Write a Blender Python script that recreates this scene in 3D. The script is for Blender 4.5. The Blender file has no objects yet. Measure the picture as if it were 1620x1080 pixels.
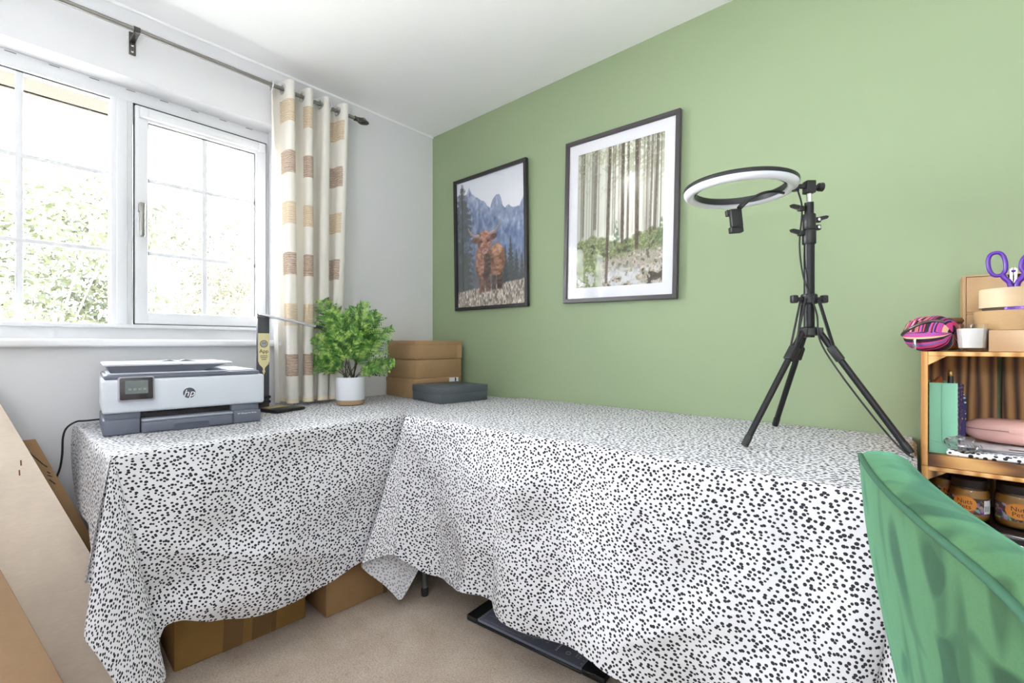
import bpy, bmesh, math, random
import numpy as np
from mathutils import Vector, Matrix, noise as mnoise

PI = math.pi
random.seed(11)
SC = bpy.context.scene
COL = SC.collection

# ------------------------------------------------------------------ camera
cam_d = bpy.data.cameras.new('camera')
cam = bpy.data.objects.new('camera', cam_d)
COL.objects.link(cam)
cam.location = (2.394, -1.947, 1.045)
cam.rotation_euler = (PI / 2, 0, math.atan2(.6580, .7530))
cam_d.sensor_width = 36.0
cam_d.lens = 732.0 / 1620.0 * 36.0
cam_d.shift_y = 4.0 / 1620.0
cam_d.clip_start = .02
SC.camera = cam

# ------------------------------------------------------------------ sky, daylight, exposure
world = bpy.data.worlds.new('overcast_sky')
SC.world = world
world.use_nodes = True
_bg = world.node_tree.nodes['Background']
_bg.inputs['Color'].default_value = (.93, .97, 1.0, 1)
_bg.inputs['Strength'].default_value = 26.0
FILL_LAMP = 112.0                             # glow of the added uplighter built below


def portal(name, loc, rot, sx, sy):
    ld = bpy.data.lights.new(name, 'AREA')
    ld.shape = 'RECTANGLE'
    ld.size, ld.size_y = sx, sy
    ld.cycles.is_portal = True
    o = bpy.data.objects.new(name, ld)
    COL.objects.link(o)
    o.location, o.rotation_euler = loc, rot
    return o


portal('window_daylight', (-.30, -1.84, 1.58), (0, -PI / 2, 0), 1.10, 1.75)
portal('added_window_daylight', (2.84, -3.50, 1.60), (PI / 2, 0, 0), .75, .34)  # sampling portal for the added rear window
SC.view_settings.view_transform = 'Standard'
SC.view_settings.look = 'None'
SC.view_settings.gamma = 1.0
SC.view_settings.use_curve_mapping = False
SC.view_settings.exposure = 0.83
SC.cycles.max_bounces = 10
SC.cycles.diffuse_bounces = 6
SC.cycles.transparent_max_bounces = 12
SC.cycles.caustics_reflective = False
SC.cycles.caustics_refractive = False


# ------------------------------------------------------------------ node helpers
def lin(r, g, b):
    def f(c):
        c /= 255.0
        return c / 12.92 if c <= .04045 else ((c + .055) / 1.055) ** 2.4
    return (f(r), f(g), f(b), 1.0)


class NT:
    def __init__(self, name):
        self.m = bpy.data.materials.new(name)
        self.m.use_nodes = True
        self.t = self.m.node_tree
        self.b = self.t.nodes['Principled BSDF']
        self.out = self.t.nodes['Material Output']

    def new(self, kind, **kw):
        n = self.t.nodes.new(kind)
        for k, v in kw.items():
            setattr(n, k, v)
        return n

    def link(self, a, b):
        self.t.links.new(a, b)

    def put(self, sock, v):
        if isinstance(v, bpy.types.NodeSocket):
            self.link(v, sock)
        else:
            sock.default_value = v

    def math(self, op, a, b=0.0, c=0.0):
        n = self.new('ShaderNodeMath', operation=op)
        self.put(n.inputs[0], a)
        self.put(n.inputs[1], b)
        self.put(n.inputs[2], c)
        return n.outputs[0]

    def mix(self, f, a, b, mode='MIX'):
        n = self.new('ShaderNodeMix', data_type='RGBA', blend_type=mode)
        self.put(n.inputs[0], f)
        self.put(n.inputs[6], a)
        self.put(n.inputs[7], b)
        return n.outputs[2]

    def coord(self, which='Object'):
        return self.new('ShaderNodeTexCoord').outputs[which]

    def mapping(self, vec, scale=(1, 1, 1), loc=(0, 0, 0), rot=(0, 0, 0)):
        n = self.new('ShaderNodeMapping')
        self.put(n.inputs[0], vec)
        n.inputs['Location'].default_value = loc
        n.inputs['Rotation'].default_value = rot
        n.inputs['Scale'].default_value = scale
        return n.outputs[0]

    def noise(self, vec, scale, detail=3, rough=.55, dist=0.0):
        n = self.new('ShaderNodeTexNoise')
        self.put(n.inputs['Vector'], vec)
        n.inputs['Scale'].default_value = scale
        n.inputs['Detail'].default_value = detail
        n.inputs['Roughness'].default_value = rough
        n.inputs['Distortion'].default_value = dist
        return n.outputs['Fac']

    def ramp(self, f, stops):
        n = self.new('ShaderNodeValToRGB')
        self.put(n.inputs[0], f)
        e = n.color_ramp.elements
        while len(e) < len(stops):
            e.new(.5)
        for k, (p, c) in enumerate(stops):
            e[k].position = p
            e[k].color = c
        return n.outputs[0]

    def maprange(self, v, a, b, c=0.0, d=1.0):
        n = self.new('ShaderNodeMapRange')
        self.put(n.inputs[0], v)
        for k, x in enumerate((a, b, c, d)):
            self.put(n.inputs[k + 1], x)
        return n.outputs[0]

    def bump(self, h, strength=.3, dist=.002):
        n = self.new('ShaderNodeBump')
        n.inputs['Strength'].default_value = strength
        n.inputs['Distance'].default_value = dist
        self.put(n.inputs['Height'], h)
        self.link(n.outputs[0], self.b.inputs['Normal'])

    def base(self, v):
        self.put(self.b.inputs['Base Color'], v)

    def set(self, **kw):
        for k, v in kw.items():
            self.put(self.b.inputs[k.replace('_', ' ')], v)


def pm(name, rgb, rough=.5, metal=0.0, var=.05, vscale=14, bump=0.0, bscale=120, spec=None, **kw):
    """principled material with a slight procedural colour variation and relief"""
    n = NT(name)
    co = n.coord()
    c = lin(*rgb)
    dk = tuple(x * (1 - 2 * var) for x in c[:3]) + (1,)
    lt = tuple(min(1, x * (1 + var)) for x in c[:3]) + (1,)
    n.base(n.mix(n.noise(co, vscale, 4), dk, lt))
    n.set(Roughness=rough, Metallic=metal)
    if spec is not None:
        n.b.inputs['Specular IOR Level'].default_value = spec
    if bump:
        n.bump(n.noise(co, bscale, 3), bump, .002)
    for k, v in kw.items():
        n.put(n.b.inputs[k.replace('_', ' ')], v)
    return n.m


def glass_mat(name, tint=(1, 1, 1, 1), refl=1.0, ior=1.45, rough=0.0):
    n = NT(name)
    tr = n.new('ShaderNodeBsdfTransparent')
    tr.inputs[0].default_value = tint
    gl = n.new('ShaderNodeBsdfGlossy')
    gl.inputs['Roughness'].default_value = rough
    fr = n.new('ShaderNodeFresnel')
    fr.inputs[0].default_value = ior
    mx = n.new('ShaderNodeMixShader')
    n.link(n.math('MULTIPLY', fr.outputs[0], refl), mx.inputs[0])
    n.link(tr.outputs[0], mx.inputs[1])
    n.link(gl.outputs[0], mx.inputs[2])
    n.link(mx.outputs[0], n.out.inputs[0])
    return n.m


# ------------------------------------------------------------------ mesh helpers
def xf(v, rz, loc):
    c, s = math.cos(rz), math.sin(rz)
    return (v[0] * c - v[1] * s + loc[0], v[0] * s + v[1] * c + loc[1], v[2] + loc[2])


class MB:
    """collects faces, then links them as one mesh object"""

    def __init__(self):
        self.v, self.f, self.uv = [], [], None

    def add(self, vs, fs):
        o = len(self.v)
        self.v += [tuple(p) for p in vs]
        self.f += [tuple(i + o for i in q) for q in fs]
        return self

    def box(self, lo, hi, mat=None):
        x0, y0, z0 = lo
        x1, y1, z1 = hi
        vs = [(x0, y0, z0), (x1, y0, z0), (x1, y1, z0), (x0, y1, z0), (x0, y0, z1), (x1, y0, z1), (x1, y1, z1), (x0, y1, z1)]
        if mat:
            vs = [tuple(mat @ Vector(p)) for p in vs]
        return self.add(vs, [(0, 3, 2, 1), (4, 5, 6, 7), (0, 1, 5, 4), (1, 2, 6, 5), (2, 3, 7, 6), (3, 0, 4, 7)])

    def rbox(self, lo, hi, r=.004, seg=2, mat=None):
        bm = bmesh.new()
        bmesh.ops.create_cube(bm, size=1)
        for p in bm.verts:
            p.co = Vector([lo[k] + (p.co[k] + .5) * (hi[k] - lo[k]) for k in range(3)])
        bmesh.ops.bevel(bm, geom=bm.edges[:], offset=r, segments=seg, profile=.5, affect='EDGES')
        return self.bm(bm, mat)

    def bm(self, bm, mat=None):
        bm.verts.index_update()
        vs = [tuple((mat @ p.co) if mat else p.co) for p in bm.verts]
        fs = [tuple(q.index for q in fc.verts) for fc in bm.faces]
        bm.free()
        return self.add(vs, fs)

    def tube(self, pts, r, n=8, caps=True, closed=False):
        P = [Vector(p) for p in pts]
        m = len(P)
        rr = r if isinstance(r, (list, tuple)) else [r] * m
        vs, prev = [], None
        for i in range(m):
            if closed:
                t = P[(i + 1) % m] - P[i - 1]
            else:
                t = P[min(i + 1, m - 1)] - P[max(i - 1, 0)]
            t.normalize()
            if prev is None:
                a = Vector((0, 0, 1)) if abs(t.z) < .9 else Vector((1, 0, 0))
                prev = t.cross(a).normalized()
            prev = (prev - t * prev.dot(t)).normalized()
            b = t.cross(prev)
            for k in range(n):
                a = 2 * PI * k / n
                vs.append(P[i] + (prev * math.cos(a) + b * math.sin(a)) * rr[i])
        fs = []
        for i in range(m if closed else m - 1):
            j = (i + 1) % m
            for k in range(n):
                l = (k + 1) % n
                fs.append((i * n + k, i * n + l, j * n + l, j * n + k))
        if caps and not closed:
            fs.append(tuple(range(n))[::-1])
            fs.append(tuple((m - 1) * n + k for k in range(n)))
        return self.add(vs, fs)

    def cyl(self, a, b, r0, r1=None, n=20):
        return self.tube([a, b], [r0, r0 if r1 is None else r1], n)

    def lathe(self, prof, c=(0, 0, 0), n=32, mat=None):
        vs, fs = [], []
        for r, z in prof:
            for k in range(n):
                a = 2 * PI * k / n
                p = Vector((c[0] + r * math.cos(a), c[1] + r * math.sin(a), c[2] + z))
                vs.append(tuple(mat @ p) if mat else tuple(p))
        for i in range(len(prof) - 1):
            for k in range(n):
                l = (k + 1) % n
                fs.append((i * n + k, i * n + l, (i + 1) * n + l, (i + 1) * n + k))
        fs.append(tuple(range(n))[::-1])
        fs.append(tuple((len(prof) - 1) * n + k for k in range(n)))
        return self.add(vs, fs)

    def prism(self, poly, f0, f1):
        """poly of 2-D points; f0 / f1 map (a, b) to a 3-D point on the two end faces"""
        n = len(poly)
        vs = [f0(*p) for p in poly] + [f1(*p) for p in poly]
        fs = [tuple(range(n))[::-1], tuple(range(n, 2 * n))]
        fs += [(k, (k + 1) % n, n + (k + 1) % n, n + k) for k in range(n)]
        return self.add(vs, fs)

    def grid(self, fn, nu, nv):
        vs = [tuple(fn(i / nu, j / nv)) for j in range(nv + 1) for i in range(nu + 1)]
        w = nu + 1
        return self.add(vs, [(j * w + i, j * w + i + 1, (j + 1) * w + i + 1, (j + 1) * w + i) for j in range(nv) for i in range(nu)])

    def build(self, name, mat, parent=None, smooth=None, world=False, fix=True):
        vs = self.v
        if world and parent is not None:
            inv = parent.matrix_basis.inverted()
            vs = [tuple(inv @ Vector(p)) for p in vs]
        me = bpy.data.meshes.new(name)
        me.from_pydata(vs, [], self.f)
        if fix:
            bm = bmesh.new()
            bm.from_mesh(me)
            bmesh.ops.recalc_face_normals(bm, faces=bm.faces[:])
            bm.to_mesh(me)
            bm.free()
        if self.uv:
            lay = me.uv_layers.new(name='UVMap')
            for lp in me.loops:
                lay.data[lp.index].uv = self.uv[lp.vertex_index]
        me.materials.append(MAT[mat] if isinstance(mat, str) else mat)
        if smooth is not None:
            me.polygons.foreach_set('use_smooth', [True] * len(me.polygons))
            if smooth < 180:
                me.set_sharp_from_angle(angle=math.radians(smooth))
        me.update()
        o = bpy.data.objects.new(name, me)
        COL.objects.link(o)
        if parent is not None:
            o.parent = parent
        return o


def tag(o, label=None, cat=None, group=None, kind=None):
    for k, v in (('label', label), ('category', cat), ('group', group), ('kind', kind)):
        if v:
            o[k] = v
    return o


def thing(name, label, cat, loc=(0, 0, 0), rz=0.0, group=None):
    o = bpy.data.objects.new(name, None)
    o.empty_display_size = .05
    COL.objects.link(o)
    o.location = loc
    o.rotation_euler = (0, 0, rz)
    o.matrix_basis = Matrix.Translation(Vector(loc)) @ Matrix.Rotation(rz, 4, 'Z')
    return tag(o, label, cat, group)


def copy_tree(o, parent=None):
    c = o.copy()
    COL.objects.link(c)
    c.parent = parent
    for ch in list(o.children):
        copy_tree(ch, c)
    return c


def text(body, size, mat, parent, matrix, name='lettering', depth=.0003, shear=0.0, align='CENTER'):
    cu = bpy.data.curves.new(name, 'FONT')
    cu.body = body
    cu.size = size
    cu.extrude = depth
    cu.shear = shear
    cu.align_x = align
    cu.align_y = 'CENTER'
    cu.resolution_u = 3
    cu.materials.append(MAT[mat])
    tmp = bpy.data.objects.new(name, cu)
    COL.objects.link(tmp)
    dg = bpy.context.evaluated_depsgraph_get()
    me = bpy.data.meshes.new_from_object(tmp.evaluated_get(dg))
    bpy.data.objects.remove(tmp)
    bpy.data.curves.remove(cu)
    me.name = name
    if not me.materials:
        me.materials.append(MAT[mat])
    o = bpy.data.objects.new(name, me)
    COL.objects.link(o)
    o.parent = parent
    o.matrix_basis = matrix
    return o


def frame_m(o, ex, ey, ez=None):
    """matrix with the given axes and origin"""
    ex, ey = Vector(ex).normalized(), Vector(ey).normalized()
    ez = ex.cross(ey) if ez is None else Vector(ez)
    m = Matrix.Identity(4)
    for k in range(3):
        m[k][0], m[k][1], m[k][2], m[k][3] = ex[k], ey[k], ez[k], o[k]
    return m


# ------------------------------------------------------------------ materials
MAT = {}


def make_materials():
    M = MAT
    M['wall_white'] = pm('painted plaster white', (224, 224, 226), .85, var=.01, vscale=2, bump=.06, bscale=260)
    M['ceiling'] = pm('ceiling paint', (248, 248, 249), .9, var=.008, vscale=2, bump=.05, bscale=220)
    M['wall_green'] = pm('sage green emulsion', (149, 165, 131), .62, var=.012, vscale=1.6, bump=.06, bscale=300, spec=.35)
    M['upvc'] = pm('white upvc', (224, 225, 228), .28, var=.006)
    M['gasket'] = pm('black rubber gasket', (48, 50, 50), .6)
    M['glass'] = glass_mat('window glass', refl=.7)
    M['picture_glass'] = glass_mat('picture glazing', refl=.32)
    M['picture_glass_matt'] = glass_mat('anti-glare picture glazing', refl=.10)
    M['sill'] = pm('painted sill', (240, 240, 242), .4, var=.006)
    M['chrome'] = pm('brushed nickel', (150, 148, 143), .28, 1.0, var=.05, vscale=60)
    M['bright_chrome'] = pm('bright chrome', (225, 225, 228), .12, 1.0, var=.02)
    M['gunmetal'] = pm('dark pewter metal', (96, 92, 88), .34, .9, var=.08, vscale=60)
    M['black_plastic'] = pm('black plastic', (34, 34, 36), .42, var=.05)
    M['black_metal'] = pm('black powder coat', (30, 30, 33), .38, .3, var=.06)
    M['dark_grey'] = pm('printer slate plastic', (104, 109, 124), .45, var=.03, vscale=30)
    M['printer_white'] = pm('printer white plastic', (210, 215, 224), .38, var=.01)
    M['logo_grey'] = pm('logo slate print', (74, 82, 92), .5, var=.02)
    M['white_print'] = pm('white print', (240, 240, 242), .6, var=.01)
    M['black_print'] = pm('black ink print', (34, 30, 28), .7, var=.04)
    M['screen'] = pm('unlit touchscreen', (104, 112, 110), .12, var=.1, vscale=40)
    M['screen_bezel'] = pm('glossy black bezel', (52, 47, 50), .16, var=.04)
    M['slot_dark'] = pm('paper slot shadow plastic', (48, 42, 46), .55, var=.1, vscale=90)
    M['steel_leg'] = pm('grey tubular steel', (108, 111, 114), .4, .7, var=.04)
    M['table_plastic'] = pm('white moulded tabletop', (222, 222, 218), .5, var=.02)
    M['pot'] = pm('white glazed pot', (232, 235, 242), .3, var=.01)
    M['pot_base'] = pm('bare clay band', (172, 143, 112), .75, var=.06, bump=.2, bscale=200)
    M['soil'] = pm('potting soil', (62, 44, 32), .95, var=.2, vscale=90, bump=.8, bscale=90)
    M['stalk'] = pm('dark fern stalk', (62, 56, 34), .6, var=.1)
    M['grey_card'] = pm('charcoal grey card', (84, 90, 96), .7, var=.05, vscale=50, bump=.15, bscale=500)
    M['white_paper'] = pm('white paper', (232, 232, 236), .7, var=.01)
    M['cream_paper'] = pm('cream label paper', (226, 213, 164), .7, var=.06, vscale=120)
    M['skin_print'] = pm('portrait print', (176, 178, 170), .7, var=.25, vscale=300)
    M['mint'] = pm('mint paper', (132, 192, 162), .65, var=.05, vscale=20)
    M['pink_case'] = pm('blush moulded case', (218, 172, 162), .45, var=.02, vscale=30)
    M['purple'] = pm('purple moulded handle', (88, 38, 158), .28, var=.04)
    M['steel'] = pm('scissor steel', (206, 208, 212), .22, .95, var=.03)
    M['wax'] = pm('white candle wax', (236, 234, 232), .5, var=.01)
    M['candle_glass'] = glass_mat('candle glass', refl=.45)
    M['jar_glass'] = glass_mat('jar glass', tint=(.97, .96, .93, 1), refl=.9)
    M['peanut'] = pm('peanut butter', (166, 120, 52), .5, var=.06, vscale=40)
    M['lid_black'] = pm('dark jar lid', (40, 28, 26), .3, var=.05)
    M['jar_orange'] = pm('orange label print', (206, 130, 48), .6, var=.06)
    M['birch'] = None
    M['tape'] = pm('brown parcel tape', (120, 92, 58), .22, var=.06, vscale=30)
    M['gold'] = pm('gold foil cap', (168, 138, 84), .3, .8, var=.05)
    M['orange_tissue'] = pm('rust tissue paper', (150, 84, 38), .8, var=.15, vscale=60)
    M['twine'] = pm('jute twine', (128, 92, 56), .95, var=.25, vscale=140, bump=.8, bscale=160)
    M['iridescent'] = pm('violet foil strip', (130, 90, 200), .2, .6, var=.3, vscale=160)
    M['cable'] = pm('black cable', (24, 24, 26), .5, var=.03)
    M['eave'] = pm('tan eave board', (50, 43, 31), .8, var=.12, vscale=9)
    M['bark'] = pm('pale bark', (130, 120, 106), .9, var=.2, vscale=20)
    M['lawn'] = pm('pale gravel and lawn', (206, 205, 196), .95, var=.08, vscale=5)
    M['clear_film'] = glass_mat('crumpled clear film', tint=(.93, .93, .95, 1), refl=2.4, rough=.08)

    # ring diffuser (switched off)
    M['diffuser'] = pm('milky diffuser', (232, 232, 240), .32, var=.01, Subsurface_Weight=.15)

    # carpet
    n = NT('beige carpet')
    co = n.coord()
    a = n.noise(co, 7, 5, .65)
    b = n.noise(co, 170, 4, .7)
    c = n.noise(co, 34, 3, .6)
    col = n.mix(n.maprange(a, .3, .7), lin(200, 183, 166), lin(228, 213, 198))
    col = n.mix(n.maprange(b, .3, .7), n.mix(.55, col, lin(118, 98, 78)), col)
    col = n.mix(n.maprange(c, .62, .75, 0, .5), col, lin(146, 124, 100))
    n.base(col)
    n.set(Roughness=.97)
    n.b.inputs['Specular IOR Level'].default_value = .1
    n.bump(n.math('ADD', b, n.math('MULTIPLY', c, .8)), .7, .006)
    M['carpet'] = n.m

    # dalmatian-spot cloth
    for key, ground in (('spots', (217, 217, 221)), ('spots_small', (232, 232, 235))):
        n = NT('white cloth with black spots')
        uv = n.coord('UV')
        wob = n.new('ShaderNodeTexNoise')
        n.link(uv, wob.inputs['Vector'])
        wob.inputs['Scale'].default_value = 60
        vm = n.new('ShaderNodeVectorMath', operation='SCALE')
        n.link(wob.outputs['Color'], vm.inputs[0])
        vm.inputs['Scale'].default_value = .0022
        va = n.new('ShaderNodeVectorMath', operation='ADD')
        n.link(uv, va.inputs[0])
        n.link(vm.outputs[0], va.inputs[1])
        mp = n.mapping(va.outputs[0], (1, 1.22, 1), (0, 0, 0), (0, 0, .5))
        vo = n.new('ShaderNodeTexVoronoi', voronoi_dimensions='2D', feature='F1')
        n.link(mp, vo.inputs['Vector'])
        vo.inputs['Scale'].default_value = 77
        vo.inputs['Randomness'].default_value = .82
        sep = n.new('ShaderNodeSeparateColor')
        n.link(vo.outputs['Color'], sep.inputs[0])
        rad = n.maprange(sep.outputs[0], 0, 1, .225, .36)
        m = n.maprange(n.math('SUBTRACT', vo.outputs['Distance'], rad), -.03, .03, 1, 0)
        geo = n.new('ShaderNodeNewGeometry')
        wv = n.noise(uv, 900, 2)
        body = n.mix(n.maprange(n.noise(uv, 5, 3), .3, .7), lin(*[c - 4 for c in ground]), lin(*ground))
        spot = n.mix(geo.outputs['Backfacing'], lin(46, 45, 52), lin(150, 150, 158))
        n.base(n.mix(m, body, spot))
        n.set(Roughness=.85)
        n.b.inputs['Specular IOR Level'].default_value = .2
        n.bump(wv, .15, .0006)
        M[key] = n.m

    # curtain: cream cloth with rows of stitched squares, tan and brown
    n = NT('cream curtain with stitched squares')
    uv = n.coord('UV')
    sp = n.new('ShaderNodeSeparateXYZ')
    n.link(uv, sp.inputs[0])
    U, V = sp.outputs[0], sp.outputs[1]
    jit = n.noise(uv, 260, 2)
    Uj = n.math('ADD', U, n.math('MULTIPLY', n.math('SUBTRACT', jit, .5), .012))
    fu = n.math('FRACT', n.math('DIVIDE', n.math('ADD', Uj, -.012), .30))
    fv = n.math('FRACT', n.math('DIVIDE', V, .245))
    row = n.math('FLOOR', n.math('DIVIDE', V, .245))
    mu = n.math('MULTIPLY', n.math('GREATER_THAN', fu, .27), n.math('LESS_THAN', fu, .75))
    mv = n.math('MULTIPLY', n.math('GREATER_THAN', fv, .53), n.math('LESS_THAN', fv, .965))
    msk = n.math('MULTIPLY', mu, mv)
    ph = n.math('ADD', n.math('MULTIPLY', V, 830.0), n.math('MULTIPLY', n.noise(n.mapping(uv, (26, 60, 1)), 1.0, 3), 13.0))
    ln = n.maprange(n.math('SINE', ph), -.35, .5)
    par = n.math('GREATER_THAN', n.math('FRACT', n.math('MULTIPLY', row, .5)), .25)
    thread = n.mix(par, lin(150, 120, 100), lin(204, 178, 144))
    under = n.mix(par, lin(218, 202, 188), lin(236, 224, 204))
    cream = lin(242, 239, 232)
    n.base(n.mix(msk, cream, n.mix(ln, thread, under)))
    n.set(Roughness=.88)
    n.b.inputs['Specular IOR Level'].default_value = .15
    n.bump(n.noise(uv, 700, 2), .2, .0008)
    tl = n.new('ShaderNodeBsdfTranslucent')
    tl.inputs[0].default_value = lin(244, 240, 232)
    mx = n.new('ShaderNodeMixShader')
    mx.inputs[0].default_value = .22
    n.link(n.b.outputs[0], mx.inputs[1])
    n.link(tl.outputs[0], mx.inputs[2])
    n.link(mx.outputs[0], n.out.inputs[0])
    M['curtain'] = n.m

    # cardboards
    def cardboard(key, rgb, stripe=(0, 0, 1)):
        n = NT('corrugated cardboard ' + key)
        co = n.coord()
        c = lin(*rgb)
        f = n.noise(n.mapping(co, (3, 3, 3)), 2.2, 5, .6)
        col = n.mix(n.maprange(f, .3, .7), tuple(x * .86 for x in c[:3]) + (1,), c)
        fib = n.noise(n.mapping(co, (40, 40, 260)), 1.0, 2)
        col = n.mix(n.maprange(fib, .35, .7, 0, .22), col, tuple(x * .7 for x in c[:3]) + (1,))
        n.base(col)
        n.set(Roughness=.72)
        n.b.inputs['Specular IOR Level'].default_value = .3
        n.bump(n.noise(n.mapping(co, (6, 6, 240)), 1.0, 2), .12, .001)
        M[key] = n.m

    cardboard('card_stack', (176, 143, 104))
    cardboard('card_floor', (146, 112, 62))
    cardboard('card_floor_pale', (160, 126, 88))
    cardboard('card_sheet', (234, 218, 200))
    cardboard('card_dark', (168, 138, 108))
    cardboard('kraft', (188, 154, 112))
    M['card_edge'] = pm('torn corrugated edge', (124, 88, 56), .9, var=.3, vscale=160)

    # woods
    def wood(key, c0, c1, c2, sc=(26, 26, 3.5), dist=4.0, scale=1.0, rough=.55):
        n = NT('wood ' + key)
        co = n.mapping(n.coord(), sc)
        w = n.new('ShaderNodeTexWave', wave_type='BANDS', bands_direction='X')
        n.link(co, w.inputs['Vector'])
        w.inputs['Scale'].default_value = scale
        w.inputs['Distortion'].default_value = dist
        w.inputs['Detail'].default_value = 2.5
        w.inputs['Detail Scale'].default_value = .8
        g = n.noise(n.mapping(n.coord(), (sc[0] * 4, sc[1] * 4, sc[2])), 1.0, 3)
        v = n.math('ADD', n.math('MULTIPLY', w.outputs['Fac'], .75), n.math('MULTIPLY', g, .25))
        n.base(n.ramp(v, [(.12, c0), (.45, c1), (.85, c2)]))
        n.set(Roughness=rough)
        n.bump(v, .2, .0015)
        M[key] = n.m

    wood('burnt_plank', lin(66, 42, 24), lin(150, 104, 58), lin(196, 150, 92), (12, 12, 1.5), 8.0)
    wood('burnt_board', lin(84, 52, 30), lin(168, 118, 66), lin(204, 158, 98), (2, 15, 15), 6.0)
    wood('pine_edge', lin(176, 122, 62), lin(206, 156, 92), lin(222, 178, 116), (9, 9, 1.2), 3.0)
    wood('birch', lin(186, 160, 124), lin(204, 180, 146), lin(214, 194, 160), (2, 2, 14), 2.0)
    wood('light_box', lin(176, 142, 106), lin(194, 162, 126), lin(204, 174, 140), (1.5, 1.5, 14), 3.0)
    wood('drawer_ply', lin(184, 148, 106), lin(200, 166, 124), lin(208, 176, 136), (1.5, 1.5, 4), 2.0)

    # velvet with brushed nap marks
    n = NT('green velvet')
    co = n.coord()
    a = n.noise(co, 7.0, 1.0, .4, 1.2)
    b = n.noise(n.mapping(co, (16, 16, 3.0), (0, 0, 0), (.35, 0, 0)), 1.0, 1.5, .5, .3)
    mk = n.math('MAXIMUM', n.maprange(a, .56, .62, 0, .85), n.maprange(b, .60, .66, 0, .6))
    col = n.mix(mk, lin(78, 114, 78), lin(30, 50, 34))
    col = n.mix(n.maprange(n.noise(co, 420, 2), .3, .7, 0, .25), col, lin(52, 88, 60))
    n.base(col)
    n.set(Roughness=.75)
    n.b.inputs['Specular IOR Level'].default_value = .2
    n.b.inputs['Sheen Weight'].default_value = .5
    n.b.inputs['Sheen Roughness'].default_value = .35
    n.b.inputs['Sheen Tint'].default_value = lin(130, 212, 182)
    n.bump(n.noise(co, 7, 3), .25, .012)
    M['velvet'] = n.m
    M['piping'] = pm('velvet piping', (46, 92, 68), .7, var=.08)

    # fern leaf
    n = NT('fern leaf')
    co = n.coord()
    f = n.noise(co, 34, 2)
    n.base(n.ramp(f, [(.34, lin(40, 82, 34)), (.5, lin(92, 146, 56)), (.64, lin(176, 206, 104))]))
    n.set(Roughness=.5)
    tl = n.new('ShaderNodeBsdfTranslucent')
    tl.inputs[0].default_value = lin(120, 180, 60)
    mx = n.new('ShaderNodeMixShader')
    mx.inputs[0].default_value = .2
    n.link(n.b.outputs[0], mx.inputs[1])
    n.link(tl.outputs[0], mx.inputs[2])
    n.link(mx.outputs[0], n.out.inputs[0])
    M['fern'] = n.m

    # garden leaf
    for key, c0, c1 in (('leaf_a', (44, 50, 31), (80, 84, 57)), ('leaf_b', (51, 49, 38), (84, 81, 65))):
        n = NT('garden leaf')
        oi = n.coord()
        f = n.noise(oi, 3.5, 3)
        n.base(n.mix(n.maprange(f, .35, .65), lin(*c0), lin(*c1)))
        n.set(Roughness=.6)
        M[key] = n.m

    # striped woven pouch
    n = NT('striped woven fabric')
    uv = n.coord('UV')
    sp = n.new('ShaderNodeSeparateXYZ')
    n.link(uv, sp.inputs[0])
    blk = n.math('FLOOR', n.math('MULTIPLY', sp.outputs[1], 4.0))
    a = n.math('ADD', n.math('MULTIPLY', sp.outputs[0], 46.0), n.math('MULTIPLY', blk, 3.37))
    wn = n.new('ShaderNodeTexWhiteNoise', noise_dimensions='1D')
    n.link(n.math('FLOOR', a), wn.inputs['W'])
    r = n.new('ShaderNodeValToRGB')
    n.link(wn.outputs['Value'], r.inputs[0])
    r.color_ramp.interpolation = 'CONSTANT'
    cols = [(0, (34, 26, 34)), (.28, (206, 60, 140)), (.42, (44, 30, 40)), (.52, (150, 84, 170)), (.62, (214, 120, 60)), (.70, (70, 110, 170)), (.78, (232, 190, 150)), (.84, (200, 50, 90)), (.92, (30, 26, 30))]
    e = r.color_ramp.elements
    while len(e) < len(cols):
        e.new(.5)
    for k, (p, c) in enumerate(cols):
        e[k].position = p
        e[k].color = lin(*c)
    n.base(r.outputs[0])
    n.set(Roughness=.8)
    n.bump(n.noise(uv, 200, 2), .4, .001)
    M['stripes'] = n.m

    # navy paper with coloured dots
    n = NT('navy dotted paper')
    co = n.coord()
    vo = n.new('ShaderNodeTexVoronoi', feature='F1')
    n.link(co, vo.inputs['Vector'])
    vo.inputs['Scale'].default_value = 95
    vo.inputs['Randomness'].default_value = .6
    hs = n.mix(.45, vo.outputs['Color'], lin(240, 200, 190))
    n.base(n.mix(n.math('LESS_THAN', vo.outputs['Distance'], .27), lin(54, 44, 104), hs))
    n.set(Roughness=.6)
    M['navy_dots'] = n.m

    # jar label: busy printed band
    n = NT('jar label print')
    co = n.coord()
    vo = n.new('ShaderNodeTexVoronoi', feature='F1')
    n.link(co, vo.inputs['Vector'])
    vo.inputs['Scale'].default_value = 120
    f = n.noise(co, 60, 2)
    col = n.mix(n.maprange(f, .5, .56), lin(52, 38, 30), vo.outputs['Color'])
    col = n.mix(.62, col, lin(74, 56, 42))
    n.base(col)
    n.set(Roughness=.5)
    M['jar_label'] = n.m

    # paper trimmer deck with a printed grid
    M['trimmer_deck'] = pm('slate trimmer deck', (116, 120, 136), .4, var=.03)
    M['trimmer_ink'] = pm('pale grid ink', (176, 180, 186), .6, var=.03)


make_materials()
# ================================================================== the room
RX, RY, RZ = 3.40, -3.30, 2.40          # room runs x 0..RX, y RY..0, z 0..RZ
WT = .28                                 # outer wall thickness


def struct(name, mb, mat, parent=None, smooth=None, label=None):
    o = mb.build(name, mat, parent, smooth)
    if parent is None:
        tag(o, label, None, None, 'structure')
    return o


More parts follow.
